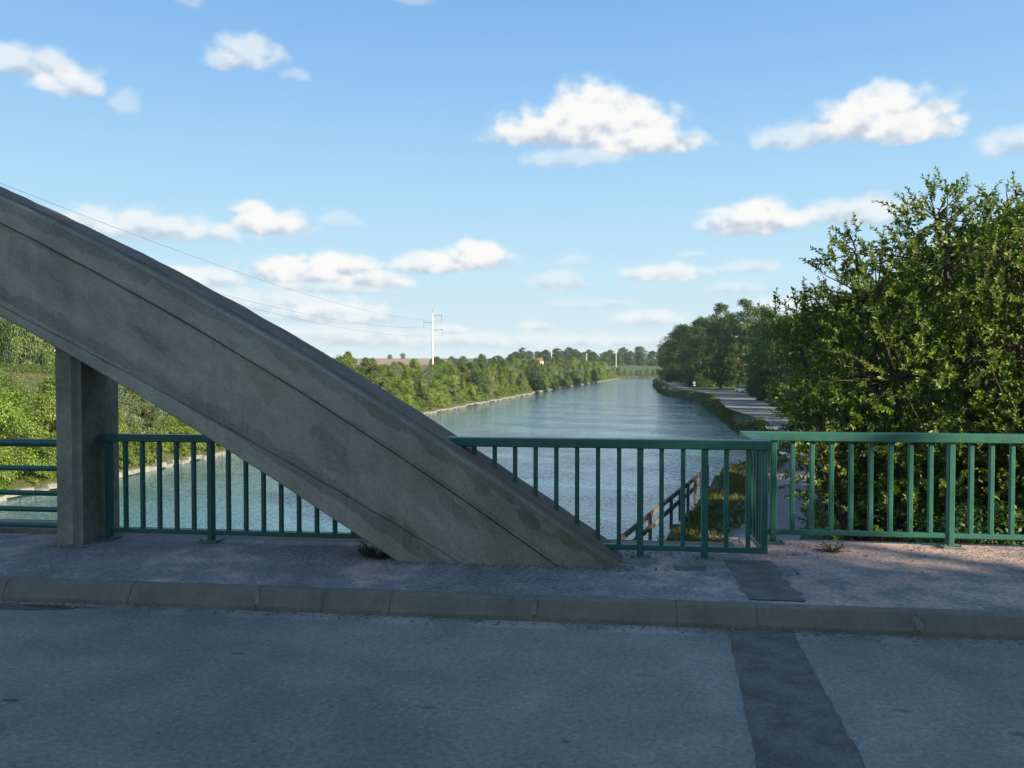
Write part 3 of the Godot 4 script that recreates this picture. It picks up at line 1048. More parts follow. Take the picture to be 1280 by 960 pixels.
func rough_block(size: Vector3) -> ArrayMesh:
	var s := Shape.new()
	var h := size * 0.5
	var rings := []
	for k in 2:
		var ring := PackedVector3Array()
		var sx := -h.x if k == 0 else h.x
		for c in [[-1.0, -0.85], [-0.85, -1.0], [0.85, -1.0], [1.0, -0.8], [1.0, 0.8], [0.8, 1.0], [-0.9, 1.0], [-1.0, 0.85]]:
			ring.append(Vector3(sx * rng.randf_range(0.9, 0.985), c[1] * h.y * rng.randf_range(0.6, 1.0), c[0] * h.z * rng.randf_range(0.7, 1.0)))
		rings.append(ring)
	s.skin(rings[1], rings[0])
	s.cap(rings[1], false)
	s.cap(rings[0], true)
	return s.done()

func make_bank_rail() -> void:
	var t := thing("guard_rail", "rusty two-bar guard rail along the water beside the towpath", "guard rail")
	var a := Vector3(0.35, -4.75, -25.4)
	var b := Vector3(5.05, -4.75, -43.0)
	var n := 9
	for y in [0.98, 0.52]:
		for k in n:
			var p := a.lerp(b, k / float(n)) + Vector3(0, y, 0)
			var q := a.lerp(b, (k + 1.0) / n) + Vector3(0, y, 0)
			var s := Shape.new()
			s.bar(p, q, 0.08, 0.19, 0.01)
			part("rail", s.done(), M.rust_light if (k == 6 and y > 0.9) else M.rust, t)
	for k in n + 1:
		var p := a.lerp(b, k / float(n))
		var s := Shape.new()
		var up := 1.22 if k == n else 1.0
		s.bar(p + Vector3(0.06, -0.3, 0), p + Vector3(0.06, up, 0), 0.13, 0.13, 0.01)
		part("post", s.done(), M.rust_light if k in [2, 7] else M.rust, t)

# ---------------------------------------------------------------- far things
func make_pylon(at: Vector3, h: float, turn: float, label: String) -> Node3D:
	var t := thing("electricity_pylon", label, "pylon", at, turn, "pylons along the canal")
	var s := Shape.new()
	s.tube(Vector3(0, -1.0, 0), Vector3(0, h, 0), 0.42, 0.17, 14)
	part("mast", s.done(true), M.pole, t)
	s = Shape.new()
	s.tube(Vector3(0, h, 0), Vector3(0, h + 1.6, 0), 0.16, 0.1, 8)
	part("peak", s.done(true), M.grey_metal, t)
	for k in [[0.955, 1.0, 3.7], [0.85, -1.0, 3.6], [0.73, 1.0, 4.2]]:
		s = Shape.new()
		var y: float = h * k[0]
		s.bar(Vector3(0.1 * k[1], y, 0), Vector3(k[2] * k[1], y + 0.35, 0), 0.22, 0.3, 0.02)
		var arm := part("cross_arm", s.done(), M.grey_metal, t)
		s = Shape.new()
		s.tube(Vector3((k[2] - 0.1) * k[1], y + 0.3, 0), Vector3((k[2] - 0.1) * k[1], y - 1.9, 0), 0.1, 0.1, 6)
		part("insulator", s.done(true), M.grey_metal, arm)
	return t

func make_pole(at: Vector3, h: float, label: String) -> void:
	var t := thing("power_pole", label, "pole", at, 0.1, "white poles along the left bank")
	var s := Shape.new()
	s.tube(Vector3(0, -1.0, 0), Vector3(0, h, 0), 0.32, 0.2, 12)
	part("mast", s.done(true), M.pole, t)
	s = Shape.new()
	s.bar(Vector3(-1.1, h - 0.5, 0), Vector3(1.1, h - 0.5, 0), 0.14, 0.16, 0.02)
	part("cross_arm", s.done(), M.grey_metal, t)

func make_cable(a: Vector3, b: Vector3, sag: float, label: String) -> void:
	var s := Shape.new()
	var n := 40
	var p := a
	for k in n:
		var t := (k + 1.0) / n
		var q := a.lerp(b, t) - Vector3(0, sag * 4.0 * t * (1.0 - t), 0)
		s.tube(p, q, 0.021, 0.021, 5, false)
		p = q
	var o := part(numbered("power_cable"), s.done(true), M.wire, self)
	tag(o, label, "cable", "power cables strung between pylons")

func make_house(at: Vector3, turn: float) -> void:
	var t := thing("house", "small pale house with a red gable roof among the far trees", "house", at, turn)
	t.scale = Vector3.ONE * 0.72
	var s := Shape.new()
	s.box(Vector3(-3.6, -3.0, -2.6), Vector3(3.6, 3.2, 2.6), 0.02)
	part("wall", s.done(), M.render_wall, t)
	s = Shape.new()
	var e := [Vector3(-3.9, 3.2, 2.9), Vector3(3.9, 3.2, 2.9), Vector3(3.9, 3.2, -2.9), Vector3(-3.9, 3.2, -2.9), Vector3(-3.7, 6.0, 0), Vector3(3.7, 6.0, 0)]
	s.quad(e[0], e[4], e[5], e[1])
	s.quad(e[2], e[5], e[4], e[3])
	s.tri(e[1], e[5], e[2])
	s.tri(e[3], e[4], e[0])
	s.quad(e[0], e[1], e[2], e[3])
	var roof := part("roof", s.done(), M.roof, t)
	s = Shape.new()
	s.box(Vector3(2.2, 4.4, -0.4), Vector3(3.0, 6.9, 0.4), 0.02)
	part("chimney", s.done(), M.roof, roof)
	for x in [-2.0, 1.6]:
		s = Shape.new()
		s.box(Vector3(x - 0.55, 0.9, 2.55), Vector3(x + 0.55, 2.4, 2.64), 0.01)
		part("window", s.done(), M.glass, t)

func make_car(at: Vector3, turn: float) -> void:
	var t := thing("parked_car", "small white car parked under the trees beside the towpath", "car", at, turn)
	var body := Shape.new()
	# lengthwise outline (z forward), extruded with rounded shoulders
	var line := [[-1.95, 0.32], [-1.98, 0.75], [-1.85, 0.95], [1.05, 0.98], [1.75, 0.82], [1.95, 0.6], [1.93, 0.32]]
	var a := PackedVector3Array()
	var b := PackedVector3Array()
	for p in line:
		a.append(Vector3(-0.84, p[1], p[0]))
		b.append(Vector3(0.84, p[1], p[0]))
	body.skin(b, a)
	body.cap(a, true)
	body.cap(b, false)
	part("body", body.done(), M.white, t)
	var cab := Shape.new()
	a = PackedVector3Array()
	b = PackedVector3Array()
	for p in [[-1.75, 0.94, 0.8], [-1.45, 1.46, 0.62], [0.25, 1.48, 0.62], [1.05, 0.96, 0.8]]:
		a.append(Vector3(-p[2], p[1], p[0]))
		b.append(Vector3(p[2], p[1], p[0]))
	cab.skin(b, a)
	cab.cap(a, true)
	cab.cap(b, false)
	part("windows", cab.done(), M.glass, t)
	var roof := Shape.new()
	roof.box(Vector3(-0.61, 1.46, -1.42), Vector3(0.61, 1.51, 0.24), 0.02)
	part("roof", roof.done(), M.white, t)
	for x in [-0.78, 0.78]:
		for z in [-1.25, 1.25]:
			var w := Shape.new()
			w.tube(Vector3(x - 0.1, 0.31, z), Vector3(x + 0.1, 0.31, z), 0.31, 0.31, 14)
			var tyre := part("wheel", w.done(), M.tyre, t)
			w = Shape.new()
			w.tube(Vector3(x - 0.11, 0.31, z), Vector3(x + 0.11, 0.31, z), 0.19, 0.19, 12)
			part("rim", w.done(), M.grey_metal, tyre)
	for x in [-0.6, 0.6]:
		var l := Shape.new()
		l.box(Vector3(x - 0.16, 0.62, 1.80), Vector3(x + 0.16, 0.76, 1.93), 0.02)
		part("headlight", l.done(), M.grey_metal, t)

func make_sign(at: Vector3) -> void:
	var t := thing("canal_sign", "small white sign on a dark post at the towpath edge", "sign", at, 0.1)
	var s := Shape.new()
	s.tube(Vector3(0, -0.4, 0), Vector3(0, 2.0, 0), 0.05, 0.05, 8)
	part("post", s.done(true), M.dark, t)
	s = Shape.new()
	s.tube(Vector3(0, 2.3, -0.03), Vector3(0, 2.3, 0.03), 0.34, 0.34, 18)
	part("sign_plate", s.done(), M.white, t)
	s = Shape.new()
	s.box(Vector3(-0.24, 1.55, -0.03), Vector3(0.24, 1.85, 0.03), 0.01)
	part("sub_plate", s.done(), M.white, t)

# ---------------------------------------------------------------- the leafy bush beside the bridge
# stems reach into rounded lobes; each lobe bristles with leafy twigs
func make_leafy_bush(seed_: int, base: Vector3, lobes: Array, label: String) -> void:
	rng.seed = seed_
	var t := thing("leafy_bush", label, "bush", base, 0.0, "bushes beside the bridge")
	var wood := Shape.new()
	var lv := Leaves.new()
	var hub := Vector3(rng.randf_range(-0.1, 0.1), 1.2, 0.0)
	wood.tube(Vector3(0, -0.4, 0), hub, 0.16, 0.12, 8, false)
	for b in lobes:
		var c := Vector3(b[0], b[1], b[2]) - base
		var r: float = b[3]
		var mid := hub.lerp(c, 0.5) + Vector3(rng.randf_range(-0.2, 0.2), -0.15, rng.randf_range(-0.2, 0.2))
		wood.tube(hub, mid, 0.075, 0.05, 7, false)
		wood.tube(mid, c, 0.05, 0.025, 6, false)
		var count := int(165.0 * r * r * (1.0 if r > 0.7 else 1.5))
		for k in count:
			var o := ball().normalized() * pow(rng.randf(), 0.36)
			o.y *= 0.95
			var p := c + Vector3(o.x * r, o.y * r, o.z * r * 1.15)
			var d := (o * 0.9 + Vector3(0, 0.3, 0) + ball() * 0.8).normalized()
			var length := rng.randf_range(0.2, 0.42)
			if rng.randf() < 0.03:
				length *= 1.6
			if k % 5 == 0:
				wood.tube(c.lerp(p, 0.15), p, 0.014, 0.007, 4, false)
			var q := p
			var along_ := d
			var pts := [p]
			var dirs := [d]
			for j in 3:
				along_ = (along_ + ball() * 0.22 + Vector3(0, 0.05, 0)).normalized()
				var e := q + along_ * length / 3.0
				wood.tube(q, e, 0.0055 - j * 0.0013, 0.0042 - j * 0.0013, 3, false)
				q = e
				pts.append(q)
				dirs.append(along_)
			var n := int(length / 0.0135)
			var tint := rng.randf()
			for j in n:
				var u := clampf((j + rng.randf() * 0.7) / n, 0.02, 0.999) * 3.0
				var i := int(u)
				var at: Vector3 = pts[i].lerp(pts[i + 1], u - i)
				var ax: Vector3 = dirs[i + 1]
				var side := ax.cross(ball()).normalized()
				var ld := (ax * 0.6 + side * 0.75).normalized()
				var nrm := (Vector3(0, 0.5, 0) + o * 0.75 + ball() * 0.65).normalized()
				if absf(ld.dot(nrm)) > 0.95:
					nrm = ld.cross(side)
				var l := rng.randf_range(0.055, 0.10) * (1.0 - 0.3 * u / 3.0)
				lv.fine_leaf(at, ld, nrm, l, l * rng.randf_range(0.42, 0.54), shade_of(Color(0.080, 0.128, 0.018), Color(0.190, 0.240, 0.036), clampf(tint * 0.5 + rng.randf() * 0.5, 0.0, 1.0), 0.2))
	part("trunk", wood.done(true), M.bark, t)
	part("crown", lv.done(), M.leaf, t)

func make_near_bush() -> void:
	make_leafy_bush(41, on_ground(4.4, -13.6), [[4.22, 2.75, -13.44, 1.05], [3.62, 2.1, -13.55, 0.88], [4.43, 1.5, -13.1, 1.35], [3.2, 1.1, -12.95, 0.55], [2.92, 0.8, -12.9, 0.42], [3.25, 0.3, -12.9, 0.5], [3.9, 0.2, -13.5, 1.0], [3.9, 3.5, -13.4, 0.42], [4.6, -0.9, -13.4, 1.35], [3.0, 2.35, -13.6, 0.4]], "leafy bush behind the right railing, its lower left half reaching toward the canal")
	make_leafy_bush(42, on_ground(6.2, -13.2), [[5.17, 3.3, -13.27, 1.15], [6.1, 3.15, -12.9, 1.1], [5.66, 1.9, -13.0, 1.45], [5.3, 0.1, -13.5, 1.5], [6.3, 0.45, -12.8, 1.4], [5.04, 4.02, -13.27, 0.5], [5.97, 3.95, -12.9, 0.45], [7.3, 2.5, -12.9, 1.5], [7.2, 0.5, -12.8, 1.5], [6.2, -1.2, -13.1, 1.5], [8.4, 1.6, -13.2, 1.4]], "taller leafy bush at the right edge of the view behind the railing")

# ---------------------------------------------------------------- planting
func on_ground(x: float, z: float, sink := 0.05) -> Vector3:
	return Vector3(x, height(x, z) - sink, z)

func make_trees() -> void:
	var tall := []
	for k in 3:
		tall.append(make_plant(200 + k, {h = 15.0, base = 0.3, r = 4.3, clumps = 190, per = 105, leaf = 0.32, form = "round", clump = 0.25, a = Color(0.036, 0.078, 0.014), b = Color(0.082, 0.143, 0.023), trunk = 0.26}))
	var poplar := make_plant(210, {h = 17.0, base = 1.5, r = 3.0, clumps = 120, per = 85, leaf = 0.32, form = "poplar", clump = 0.28, a = Color(0.056, 0.106, 0.020), b = Color(0.103, 0.170, 0.032), trunk = 0.26})
	var shrubs := {}
	shrubs.bright = make_plant(220, {h = 4.6, base = 0.1, r = 2.4, clumps = 95, per = 105, leaf = 0.155, form = "mound", clump = 0.24, a = Color(0.108, 0.165, 0.029), b = Color(0.196, 0.266, 0.050), stems = 4, trunk = 0.06, low = true})
	shrubs.bright2 = make_plant(221, {h = 5.2, base = 0.1, r = 1.9, clumps = 95, per = 105, leaf = 0.155, form = "cone", clump = 0.26, a = Color(0.114, 0.165, 0.032), b = Color(0.202, 0.256, 0.054), stems = 3, trunk = 0.06})
	shrubs.sage = make_plant(222, {h = 4.4, base = 0.1, r = 2.3, clumps = 95, per = 105, leaf = 0.155, form = "mound", clump = 0.24, wide = 0.4, a = Color(0.124, 0.165, 0.094), b = Color(0.206, 0.256, 0.166), stems = 5, trunk = 0.05})
	shrubs.olive = make_plant(223, {h = 5.0, base = 0.1, r = 2.5, clumps = 95, per = 105, leaf = 0.17, form = "mound", clump = 0.22, a = Color(0.078, 0.111, 0.035), b = Color(0.139, 0.175, 0.061), stems = 4, trunk = 0.07})
	shrubs.dark = make_plant(224, {h = 5.0, base = 0.1, r = 2.4, clumps = 95, per = 105, leaf = 0.17, form = "round", clump = 0.24, a = Color(0.028, 0.069, 0.018), b = Color(0.052, 0.111, 0.027), stems = 3, trunk = 0.08})
	var weeds := make_plant(225, {h = 1.5, base = 0.02, r = 0.9, clumps = 26, per = 40, leaf = 0.16, form = "mound", clump = 0.3, wide = 0.35, a = Color(0.086, 0.143, 0.020), b = Color(0.155, 0.212, 0.041), stems = 4, trunk = 0.015})
	var willow := make_plant(226, {h = 8.4, base = 1.6, r = 6.0, clumps = 150, per = 80, leaf = 0.42, form = "mound", clump = 0.17, droop = 0.9, wide = 0.22, a = Color(0.060, 0.106, 0.020), b = Color(0.107, 0.159, 0.031), trunk = 0.35})
	var waterside := make_plant(227, {h = 5.8, base = 0.1, r = 3.4, clumps = 190, per = 110, leaf = 0.125, form = "mound", clump = 0.2, a = Color(0.090, 0.154, 0.018), b = Color(0.163, 0.249, 0.031), stems = 5, trunk = 0.07, low = true})
	rng.seed = 90
	# the row right of the towpath
	var row := [[25.0, -352.0, 1.12, 1], [27.0, -318.0, 1.42, 0], [35.0, -335.0, 1.3, 2], [26.8, -290.0, 1.36, 2], [34.0, -296.0, 1.4, 0], [28.0, -262.0, 1.4, 1], [36.0, -268.0, 1.4, 2], [27.6, -240.0, 1.3, 0], [35.0, -246.0, 1.36, 1], [29.6, -222.0, 1.34, 3], [33.0, -204.0, 1.32, 3], [40.0, -214.0, 1.4, 1], [36.5, -190.0, 1.16, 0], [35.0, -177.0, 1.08, 2], [33.0, -162.0, 1.02, 0], [40.0, -168.0, 1.1, 1], [31.0, -146.0, 0.98, 1], [29.0, -131.0, 0.95, 0], [35.0, -138.0, 1.0, 2], [27.6, -117.0, 0.92, 2], [26.2, -103.0, 0.9, 0], [25.0, -89.0, 0.9, 1], [23.4, -75.0, 0.9, 2], [21.6, -61.0, 0.92, 0], [20.0, -49.0, 0.92, 1], [18.6, -38.5, 0.9, 2], [17.4, -28.0, 0.7, 0], [22.0, -27.0, 0.95, 1], [27.0, -33.0, 1.0, 2], [15.0, -21.0, 0.6, 1], [27.0, -48.0, 1.0, 0], [21.0, -18.5, 0.55, 2], [12.4, -10.4, 0.36, 0], [14.8, -10.0, 0.38, 2], [17.4, -10.2, 0.4, 1], [11.0, -17.0, 0.42, 2]]
	for s in row:
		var kind: Array = poplar if s[3] == 3 else tall[s[3]]
		var k: float = s[2]
		var label := ("left" if s[1] < -210.0 else "right") + " of two pale green trees rising above the dark towpath row" if s[3] == 3 else "dark tree right of the towpath, " + ("near the canal's far end" if s[1] < -255.0 else "behind the parked car" if s[1] < -170.0 else "between the car and the leafy bush" if s[1] < -100.0 else "showing behind the leafy bush")
		plant(kind, "towpath_tree", label, "tree", on_ground(s[0], s[1]), Vector3(k * 1.1, k, k * 1.1), rng.randf() * TAU, "trees: " + label if s[3] != 3 else "pale trees right of the towpath")
	# undergrowth at the foot of that row and on the embankment beside the bridge
	for s in [[31.5, -183.0, 0.62], [29.5, -170.0, 0.5], [27.5, -150.0, 0.55], [25.5, -128.0, 0.6], [24.0, -112.0, 0.62], [22.6, -98.0, 0.7], [21.4, -86.0, 0.7], [19.6, -74.0, 0.72], [17.6, -62.0, 0.72], [15.6, -52.0, 0.7], [13.4, -41.0, 0.66], [11.6, -33.0, 0.6], [10.2, -26.0, 0.62], [9.6, -19.5, 0.66], [12.5, -16.0, 0.75], [7.2, -17.5, 0.6], [6.6, -11.0, 0.42], [9.5, -10.2, 0.42], [12.4, -10.6, 0.5], [4.6, -10.6, 0.34], [22.0, -335.0, 0.7], [21.5, -300.0, 0.6]]:
		var where := "near the canal's far end" if s[1] < -255.0 else "beside the parked car" if s[1] < -140.0 else "beyond the leafy bush" if s[1] < -60.0 else "below the leafy bush, seen through the railing"
		plant(shrubs.dark, "dark_shrub", "low dark shrub right of the towpath, " + where, "shrub", on_ground(s[0], s[1]), Vector3.ONE * s[2] * 1.15, rng.randf() * TAU, "low shrubs " + where)
	# left bank belt
	var names := {bright = ["young_shrub", "bright yellow-green rounded shrub"], bright2 = ["spiry_shrub", "narrow bright green shrub"], sage = ["sage_shrub", "pale grey-green willow shrub"], olive = ["olive_shrub", "dull olive shrub"]}
	var z := -50.0
	while z > -455.0:
		var step := 2.6 + (-z - 50.0) * 0.014
		for lane in 5:
			var off: float = [2.2, 5.6, 10.0, 16.0, 24.0][lane] + rng.randf_range(-1.0, 1.0)
			if lane > 2 and z > -95.0:
				continue
			var x := along(LEFT_SHORE, z) - off
			var zz := z + rng.randf_range(-1.2, 1.2)
			var r := rng.randf()
			var kind := "bright" if r < 0.42 else "bright2" if r < 0.66 else "sage" if r < 0.8 else "olive"
			if lane >= 2 and r > 0.5:
				kind = "olive" if r < 0.82 else "sage"
			if z > -56.0 and z < -46.0:
				kind = "bright"
			var sc := rng.randf_range(0.55, 0.8) if lane == 0 else rng.randf_range(0.8, 1.1)
			if lane > 2:
				sc *= 1.12
			if z > -92.0:
				sc *= 0.72
			sc *= 1.0 + maxf(0.0, -z - 180.0) * 0.0016
			var stretch := "under the arch" if z > -92.0 else "beside the arch" if z > -145.0 else "below the nearest pylon" if z > -230.0 else "halfway along the canal" if z > -330.0 else "near the canal's far end"
			var rank: String = ["at the left waterline", "behind the left waterline", "midway up the left bank", "atop the left bank", "atop the left bank"][lane]
			plant(shrubs[kind], names[kind][0], "%s %s, %s" % [names[kind][1], rank, stretch], "shrub", on_ground(x, zz), Vector3(sc * rng.randf_range(0.8, 1.2), sc * rng.randf_range(0.8, 1.3), sc * rng.randf_range(0.8, 1.2)), rng.randf() * TAU, "%s shrubs %s %s" % [kind, rank, stretch])
		z -= step
	# marked shrubs and trees of the left bank
	for s in [[-21.8, -232.0, 1.15, "dark green rounded shrub overhanging the left waterline, farther one"], [-28.0, -168.0, 1.0, "dark green rounded shrub on the left bank, nearer one"]]:
		plant(shrubs.dark, "dark_shrub", s[3], "shrub", on_ground(s[0], s[1]), Vector3.ONE * s[2] * 1.1, 1.0, "")
	for s in [[-41.6, -66.0, 1.0], [-39.4, -60.4, 0.86], [-38.6, -64.8, 0.7]]:
		plant(shrubs.sage, "sage_shrub", "pale grey-green shrub seen between the hanger and the arch", "shrub", on_ground(s[0], s[1]), Vector3.ONE * s[2], s[1], "sage shrubs seen under the arch")
	# the big bush at the left edge, over the water
	for s in [[-39.2, -46.0, 1.04, 0.0, "big bush over the water left of the hanger"], [-43.5, -50.0, 0.85, 2.0, "bush behind the big waterside bush left of the hanger"], [-37.2, -41.2, 0.72, 1.0, "lower bush trailing into the water at the left edge"], [-42.6, -42.5, 0.95, 4.0, "bush beside the quay wall at the left edge"]]:
		plant(waterside, "waterside_bush", "yellow-green " + s[4], "bush", on_ground(s[0], s[1]), Vector3.ONE * s[2], s[3], "waterside bushes left of the hanger")
	# garden above the left bank
	plant(willow, "weeping_willow", "weeping willow with hanging branches behind the clipped hedge", "tree", on_ground(-80.5, -101.5), Vector3(1.0, 0.98, 1.0), 0.4)
	plant(tall[1], "garden_tree", "dark tree left of the weeping willow", "tree", on_ground(-91.0, -107.0), Vector3(0.9, 0.68, 0.9), 0.4)
	plant(tall[2], "garden_tree", "tree rising behind the weeping willow", "tree", on_ground(-87.0, -116.0), Vector3(0.85, 0.62, 0.85), 2.4)
	rng.seed = 66
	var hedge := Leaves.new()
	var hc := on_ground(-75.0, -95.5)
	for k in 8000:
		var q := Vector3(rng.randf_range(-13, 13), rng.randf_range(0.0, 1.15), rng.randf_range(-0.45, 0.45))
		var nrm := Vector3(q.x * 0.02, (q.y - 0.4) * 1.4, q.z * 2.0).normalized() + ball() * 0.5
		var at := Vector3(q.x * 0.62 + q.z * 0.78, 0.0, q.x * -0.78 + q.z * 0.62)
		at.y = height(hc.x + at.x, hc.z + at.z) - hc.y + q.y
		hedge.leaf(at, ball().normalized(), nrm.normalized(), 0.16, 0.1, shade_of(Color(0.065, 0.115, 0.02), Color(0.11, 0.175, 0.03), rng.randf(), 0.2))
	var hd := thing("hedge", "low clipped hedge below the weeping willow", "hedge", hc)
	part("foliage", hedge.done(), M.leaf, hd)
	# distant trees on the left, over the fields and at the canal's end
	var far := [[-82.0, -373.0, 0.62, "dark", "dark round tree just left of the pylon's foot"], [-52.3, -478.0, 1.0, "poplar", "pointed tree left of the red-roofed house"], [-43.0, -530.0, 0.95, "tall", ""], [-58.0, -520.0, 0.8, "tall", ""], [-70.0, -500.0, 0.72, "tall", ""], [-34.0, -520.0, 0.9, "tall", ""], [-22.0, -540.0, 0.85, "tall", ""], [-28.0, -560.0, 1.0, "tall", ""], [-12.0, -560.0, 0.78, "tall", ""], [-84.0, -520.0, 0.62, "tall", ""], [-100.0, -540.0, 0.55, "tall", ""], [-4.0, -590.0, 0.8, "tall", ""], [6.0, -610.0, 0.7, "tall", ""], [-16.0, -620.0, 0.9, "tall", ""], [-40.0, -600.0, 0.95, "tall", ""], [-60.0, -590.0, 0.8, "tall", ""], [16.0, -660.0, 0.85, "tall", ""], [24.0, -640.0, 0.8, "tall", ""], [32.0, -625.0, 0.9, "tall", ""], [40.0, -640.0, 1.0, "tall", ""], [12.0, -720.0, 1.1, "tall", ""], [26.0, -730.0, 1.2, "tall", ""], [0.0, -740.0, 0.9, "tall", ""], [-30.0, -700.0, 0.9, "tall", ""], [50.0, -700.0, 1.2, "tall", ""], [-120.0, -600.0, 0.5, "tall", ""], [-100.0, -620.0, 0.62, "tall", ""], [-76.0, -640.0, 0.75, "tall", ""]]
	for k in 46:
		var zz := rng.randf_range(-480.0, -760.0)
		var x := along(LEFT_SHORE, -440.0) + rng.randf_range(-130.0, -8.0) + (zz + 480.0) * -0.12
		far.append([x, zz, rng.randf_range(0.4, 0.62) * (1.25 if x > -75.0 else 0.75), "tall", ""])
	far = far.filter(func(s): return not POLES.any(func(p): return s[1] > p.y - 4.0 and absf(s[0] / s[1] - p.x / p.y) < 0.013))
	for s in far:
		var kind: Array = poplar if s[3] == "poplar" else tall[absi(int(s[0])) % 3]
		var label: String = s[4] if s[4] != "" else "far tree, " + ("left of the red-roofed house" if s[0] / s[1] > 0.09 else "right of the red-roofed house" if s[0] / s[1] > 0.0 else "behind the canal's far bend")
		plant(kind, "distant_tree", label, "tree", on_ground(s[0], s[1]), Vector3(s[2] * 1.3, s[2] * 0.85, s[2] * 1.3), rng.randf() * TAU, "" if s[4] != "" else "distant trees %d" % (2 if s[0] / s[1] > 0.09 else 1 if s[0] / s[1] > 0.0 else 0))
	for s in [[-201.0, -580.0, 0.55, "left of two small trees at the near end of the brown field"], [-190.0, -578.0, 0.5, "right of two small trees at the near end of the brown field"], [-246.0, -877.0, 0.5, "lone bush on the crest of the brown field"], [-283.0, -1074.0, 0.7, "far clump on the skyline behind the brown field"]]:
		plant(tall[0], "field_tree", s[3], "tree", on_ground(s[0], s[1]), Vector3(s[2] * 1.3, s[2] * 0.7, s[2] * 1.3), rng.randf() * TAU)
	# low scrub closing the canal's far bend
	for k in 16:
		var x := -6.0 + k * 3.6 + rng.randf_range(-1, 1)
		var zz := -478.0 - k * 2.6 + rng.randf_range(-4, 4)
		if along(LEFT_SHORE, zz) - x < 2.0:
			continue
		plant(shrubs.bright if k % 3 else shrubs.olive, "bend_shrub", "low green shrub on the bank where the canal bends away", "shrub", on_ground(x, zz), Vector3.ONE * rng.randf_range(0.5, 0.9), rng.randf() * TAU, "shrubs at the canal bend")
	# trees outside the frame that shade the road: the roadside row behind and to the right of the camera
	for s in [[17.0, 7.4, 1.08, 0], [22.5, 8.5, 1.22, 1], [28.5, 12.0, 1.28, 2], [19.0, 14.5, 1.2, 2], [26.0, 18.0, 1.3, 1], [12.5, 9.6, 0.95, 0]]:
		plant(tall[s[3]], "roadside_tree", "tall tree beside the road behind the viewer, shading the bridge", "tree", on_ground(s[0], s[1]), Vector3(s[2] * 1.28, s[2], s[2] * 1.28), rng.randf() * TAU, "roadside trees behind the viewer")
	# weeds behind the stone edging
	rng.seed = 17
	var spots: Array[Transform3D] = []
	z = -42.0
	while z > -420.0:
		for k in 3:
			var x := along(LEFT_SHORE, z) - rng.randf_range(0.6, 4.5)
			var zz := z + rng.randf_range(-0.5, 0.5)
			var sc := rng.randf_range(0.6, 1.3)
			spots.append(Transform3D(Basis(Vector3.UP, rng.randf() * TAU).scaled(Vector3(sc, sc * rng.randf_range(0.8, 1.3), sc)), on_ground(x, zz)))
		z -= 0.8 if z > -140.0 else 1.6
	scatter("bank_weeds", weeds[1], spots, "tall yellow-green weeds behind the stone edging of the left bank")
	# grass of the right bank
	var blades := Leaves.new()
	for k in 16:
		var a := rng.randf() * TAU
		var lean := rng.randf_range(0.1, 0.7)
		var d := Vector3(cos(a) * lean, 1.0, sin(a) * lean).normalized()
		blades.leaf(Vector3(cos(a), 0, sin(a)) * rng.randf() * 0.12, d, Vector3(-sin(a), 0.1, cos(a)), rng.randf_range(0.16, 0.4), 0.025, shade_of(Color(0.075, 0.10, 0.022), Color(0.16, 0.165, 0.05), rng.randf(), 0.2))
	var tuft := blades.done()
	spots = []
	z = -18.0
	while z > -330.0:
		var per := 46 if z > -130.0 else 26
		for k in per:
			var zz := z - rng.randf() * 2.0
			var e := along(RIGHT_SHORE, zz)
			var reach := along(PATH_MIDDLE, zz) - (1.75 if zz > -100.0 else 4.7) - e
			if reach < 0.6:
				reach = 1.2
			var x := e + (0.35 if zz < -57.0 else 0.95) + rng.randf() * reach
			var sc := rng.randf_range(0.5, 1.2) * (1.0 if zz > -120.0 else 1.3)
			spots.append(Transform3D(Basis(Vector3.UP, rng.randf() * TAU).scaled(Vector3(sc * 1.3, sc, sc * 1.3)), on_ground(x, zz, 0.02)))
		z -= 2.0
	scatter("bank_grass", tuft, spots, "rough grass on the bank between the water and the towpath")
	# lawn grass on the slope under the willow
	spots = []
	for k in 3500:
		var zz := rng.randf_range(-100.0, -55.0)
		var x := along(LEFT_SHORE, zz) - rng.randf_range(9.0, 46.0)
		spots.append(Transform3D(Basis(Vector3.UP, rng.randf() * TAU).scaled(Vector3(1.6, 0.6, 1.6)), on_ground(x, zz, 0.02)))
	scatter("lawn_grass", tuft, spots, "grass of the sloping lawn below the hedge")

func scatter(called: String, mesh: Mesh, spots: Array[Transform3D], label: String, mat: Material = null, category := "grass") -> void:
	var mm := MultiMesh.new()
	mm.transform_format = MultiMesh.TRANSFORM_3D
	mm.mesh = mesh
	mm.instance_count = spots.size()
	for k in spots.size():
		mm.set_instance_transform(k, spots[k])
	var o := MultiMeshInstance3D.new()
	o.name = called
	o.multimesh = mm
	o.material_override = mat if mat else M.leaf
	o.set_meta("kind", "stuff")
	tag(o, label, category)
	add_child(o)

